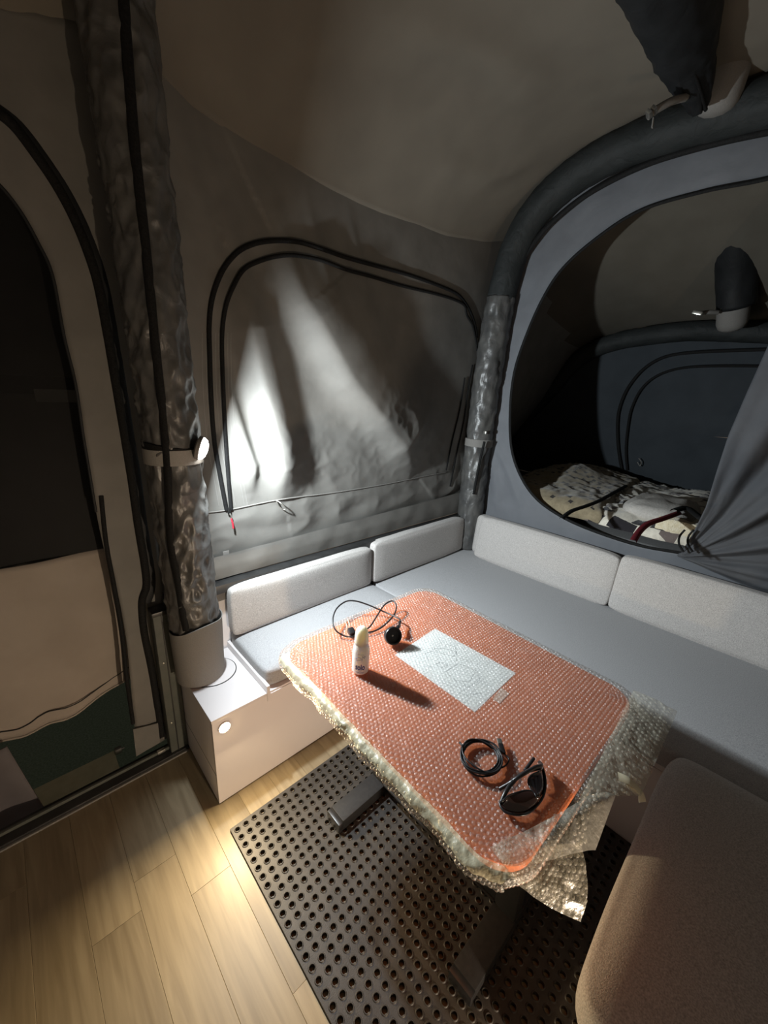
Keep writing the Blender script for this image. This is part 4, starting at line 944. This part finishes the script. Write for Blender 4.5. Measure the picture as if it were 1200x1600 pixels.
bp = onz(563, 1047, ZS)
bo = empty('roll_on_bottle', bp, 'white roll-on bottle with blue lettering standing on the bubble wrap', 'bottle')
MB_ = Matrix.Translation(bp)
BR = 0.0245
lathe('bottle_body', [(0.0, 0), (BR - 0.006, 0.0), (BR - 0.001, 0.003), (BR, 0.010), (BR, 0.072), (BR - 0.002, 0.082), (BR - 0.0045, 0.090), (BR - 0.005, 0.094)], MB_, M_wbottle, bo, 48)
lathe('cap', [(BR - 0.0045, 0.0945), (BR - 0.004, 0.097), (BR - 0.0055, 0.118), (BR - 0.0065, 0.128), (BR - 0.009, 0.137), (BR - 0.013, 0.1425), (BR - 0.018, 0.1455), (BR - 0.022, 0.1465), (0, 0.147)], MB_, M_cap, bo, 48)
def wraptext(body, size, zc, m, name, extra=0.0, bold=0.0):
    cd = bpy.data.curves.new('t', 'FONT'); cd.body = body; cd.size = size; cd.align_x = 'CENTER'; cd.offset = bold; cd.resolution_u = 3
    to = bpy.data.objects.new('t', cd); C.objects.link(to); bpy.context.view_layer.update()
    me = bpy.data.meshes.new_from_object(to.evaluated_get(bpy.context.evaluated_depsgraph_get())); bpy.data.objects.remove(to)
    a0 = math.atan2(-bp.y, -bp.x) - 0.05
    bm = bmesh.new(); bm.from_mesh(me); bmesh.ops.subdivide_edges(bm, edges=[e for e in bm.edges if e.calc_length() > size * 0.2], cuts=2)
    for v in bm.verts:
        a = a0 + v.co.x / BR; v.co = Vector((bp.x + (BR + 0.0004) * math.cos(a), bp.y + (BR + 0.0004) * math.sin(a), bp.z + zc + v.co.y * 1.6))
    me2 = bpy.data.meshes.new(name); bm.to_mesh(me2); bm.free(); return link(name, me2, m, bo, False)
wraptext('solo', 0.0165, 0.020, M_blue, 'lettering', bold=0.0005)
wraptext('fluid', 0.0055, 0.018, M_bluel, 'small_lettering') if False else None
def bpt(s, z): a = math.atan2(-bp.y, -bp.x) - 0.05 + s / BR; return Vector((bp.x + (BR + 0.0006) * math.cos(a), bp.y + (BR + 0.0006) * math.sin(a), bp.z + z))
tube('emblem', [bpt(*p) for p in [(-0.011, 0.052), (-0.013, 0.057), (-0.006, 0.061), (0.002, 0.059), (0.001, 0.054), (-0.006, 0.052), (-0.012, 0.049)]], 0.0006, M_bluel, bo, seg=5)
tube('emblem', [bpt(*p) for p in [(0.004, 0.050), (0.006, 0.057), (0.008, 0.062), (0.011, 0.064)]], 0.0007, M_bluel, bo, seg=5)
for s, z in ((0.011, 0.059), (0.013, 0.063), (0.006, 0.064)):
    lathe('emblem_dot', [(0.0013, 0), (0.0013, 0.0004), (0, 0.0005)], frame(bpt(s, z), bpt(s, z) - Vector((bp.x, bp.y, bpt(s, z).z))), M_blue, bo, 8)
for z, hw in ((0.070, 0.010), (0.0165, 0.004), (0.012, 0.012), (0.009, 0.009)):
    tube('print_line', [bpt(-hw, z), bpt(0, z), bpt(hw, z)], 0.0005, M_bluel, bo, seg=5, n=6)

# adapter lead with plug and round socket
pc_ = empty('power_cord', onz(545, 988, ZS), 'black power lead with a plug and a round socket behind the bottle', 'cord')
def zpts(L, dz=0.0): return [onz(a, b, ZS + h + dz) for a, b, h in L]
cord = zpts([(624, 978, 0.022), (625, 968, 0.022), (612, 961, 0.018), (598, 955, 0.02), (575, 945, 0.035), (555, 939, 0.05), (540, 940, 0.05), (526, 951, 0.045), (520, 968, 0.035), (524, 984, 0.02), (537, 993, 0.006), (550, 995, 0.0045), (568, 990, 0.004), (590, 984, 0.004), (606, 972, 0.008), (617, 958, 0.018), (619, 945, 0.03), (612, 939, 0.035), (600, 946, 0.03), (588, 964, 0.02), (578, 979, 0.008), (568, 985, 0.006), (556, 986, 0.010)])
tube('cable', cord, 0.0027, M_cord, pc_, seg=8, n=7)
pa = onz(549, 987, ZS + 0.010)
boxm('plug', frame(pa, (0.2, 1.0, 0.25), (0, 0, 1)), 0.018, 0.022, 0.026, M_plastic, pc_, 0.005)
for s in (-0.006, 0.006):
    q = pa + Vector((0.004 + s, 0.018, 0.006)); tube('plug_pin', [q, q + Vector((0.003, 0.012, 0.012)), q + Vector((0.004, 0.016, 0.018))], 0.0022, M_tag, pc_, seg=8)
sc_ = onz(613, 993, ZS + 0.030); fs_ = frame(sc_, (-0.35, -0.85, 0.45), (0, 0, 1))
lathe('socket', [(0.0, -0.026), (0.012, -0.026), (0.020, -0.018), (0.026, -0.008), (0.0285, 0.0), (0.0285, 0.012), (0.027, 0.014), (0.0235, 0.014), (0.022, 0.002), (0.0, 0.002)], fs_, M_plastic, pc_, 36)
tube('strain_relief', [sc_ + (cord[0] - sc_) * 0.55, sc_ + (cord[0] - sc_) * 0.8 + Vector((0, 0, 0.003)), cord[0], cord[1] + (cord[0] - cord[1]) * 0.3], lambda t: 0.0085 - 0.005 * t, M_plastic, pc_, seg=10)
lathe('socket_centre', [(0.003, 0.002), (0.0025, 0.0035), (0, 0.004)], fs_, M_steel, pc_, 12)

# coiled usb cable
cc2 = onz(751, 1186, ZS); ck = empty('coiled_cable', cc2, 'coiled black charging cable with a metal connector beside the sunglasses', 'cable')
cp2 = []
for i in range(0, 9 * 14):
    a = 2 * math.pi * i / 14; lp_ = i / 14
    r1 = 0.044 + 0.0045 * math.sin(lp_ * 2.3 + 1) + 0.002 * math.sin(a * 2 + lp_); r2 = 0.036 + 0.004 * math.sin(lp_ * 1.7)
    cp2.append(Vector((cc2.x + 0.001 * math.sin(lp_ * 3) + r1 * math.cos(a), cc2.y + 0.0015 * math.cos(lp_ * 2) + r2 * math.sin(a) * 1.12, ZS + 0.003 + 0.0022 * (lp_ % 5) + 0.001 * math.sin(a * 3 + lp_))))
tube('coil', cp2, 0.0018, M_cord, ck, seg=6, n=3)
ue = onz(786, 1176, ZS + 0.006); uf = onz(781, 1160, ZS + 0.008)
tube('tail', [cp2[-1], onz(778, 1198, ZS + 0.003), onz(790, 1196, ZS + 0.003), onz(795, 1186, ZS + 0.003), ue], 0.0018, M_cord, ck, seg=6)
boxm('connector', frame((ue + uf) / 2 + (ue - uf) * 0.15, uf - ue, (0, 0, 1)), 0.008, 0.012, 0.024, M_plastic, ck, 0.003)
boxm('metal_end', frame(uf + (uf - ue) * 0.1, uf - ue, (0, 0, 1)), 0.005, 0.011, 0.013, M_steel, ck, 0.001)
tube('wrap_tie', [onz(718, 1160, ZS + 0.014), onz(722, 1165, ZS + 0.018), onz(727, 1172, ZS + 0.012)], 0.0022, M_cord, ck, seg=6)

# folded wraparound sunglasses resting lens side down
sg = empty('sunglasses', onz(815, 1240, ZS), 'folded black wraparound sunglasses with dark brown lenses', 'sunglasses')
LH = onz(783, 1256, ZS + 0.014); RH = onz(846, 1198, ZS + 0.016)
axu = _u(RH - LH); Wd = (RH - LH).length; perp = Vector((axu.y, -axu.x, 0)); perp = perp if perp.y < 0 else -perp
def sgp(s, h):     # s 0..1 round the front, h height 0..1
    bow = 0.030 * (1 - (2 * s - 1) ** 2) ** 0.8 if 0 < s < 1 else 0
    p = LH + (RH - LH) * s; p = Vector((p.x, p.y, ZS + 0.004)) + perp * bow
    return p + Vector((0, 0, 0.036 * h)) - perp * 0.010 * (1 - h) * 0
nose = lambda s: max(0, 1 - abs(s - 0.5) / 0.10)
def strip(px, h0, h1): return [onz(a, b, ZS + h0 + (h1 - h0) * i / (len(px) - 1)) for i, (a, b) in enumerate(px)]
for outp, inp in (([(781, 1255), (786, 1266), (800, 1272), (818, 1272), (832, 1264), (840, 1253)], [(786, 1251), (795, 1243), (809, 1238), (822, 1235), (833, 1237), (838, 1245)]),
                  ([(842, 1250), (849, 1240), (852, 1228), (850, 1213), (846, 1200)], [(837, 1241), (829, 1232), (825, 1221), (829, 1212), (841, 1206)])):
    O1 = smoothpath(strip(outp, 0.004, 0.006), 5); I1 = smoothpath(strip(inp, 0.026, 0.026), 5); nn = len(O1) - 1
    def lf(u, v, O1=O1, I1=I1, nn=nn):
        p = O1[int(round(u * nn))]; q = I1[int(round(u * nn))]; r = p + (q - p) * v; return r + Vector((0.002, -0.003, 0.004)) * math.sin(math.pi * v)
    grid('lens', nn, 8, lf, M_lens, sg, 0.0018)
    tube('rim', O1 + I1[::-1], 0.0016, M_plastic, sg, seg=6, n=1, closed=True)
tube('brow_bar', strip([(781, 1252), (782, 1260), (790, 1269), (806, 1273), (822, 1272), (836, 1262), (847, 1248), (852, 1232), (852, 1215), (848, 1200), (843, 1191)], 0.008, 0.010), 0.0023, M_plastic, sg, seg=8, n=4)
tube('nose_bridge', [onz(838, 1246, ZS + 0.02), onz(842, 1243, ZS + 0.022), onz(840, 1240, ZS + 0.024)], 0.0025, M_plastic, sg, seg=6)
tube('temple', [onz(783, 1254, ZS + 0.014), onz(790, 1238, ZS + 0.024), onz(799, 1225, ZS + 0.026), onz(812, 1212, ZS + 0.026), onz(827, 1204, ZS + 0.024), onz(843, 1200, ZS + 0.018)], 0.0042, M_plastic, sg, seg=8)
tube('temple', [onz(843, 1191, ZS + 0.014), onz(846, 1196, ZS + 0.026), onz(836, 1199, ZS + 0.034), onz(812, 1213, ZS + 0.034), onz(796, 1224, ZS + 0.020), onz(780, 1233, ZS + 0.006)], 0.0038, M_plastic, sg, seg=8)
tube('temple_tip', [onz(820, 1204, ZS + 0.022), onz(829, 1192, ZS + 0.026), onz(834, 1185, ZS + 0.026)], 0.0036, M_plastic, sg, seg=8)
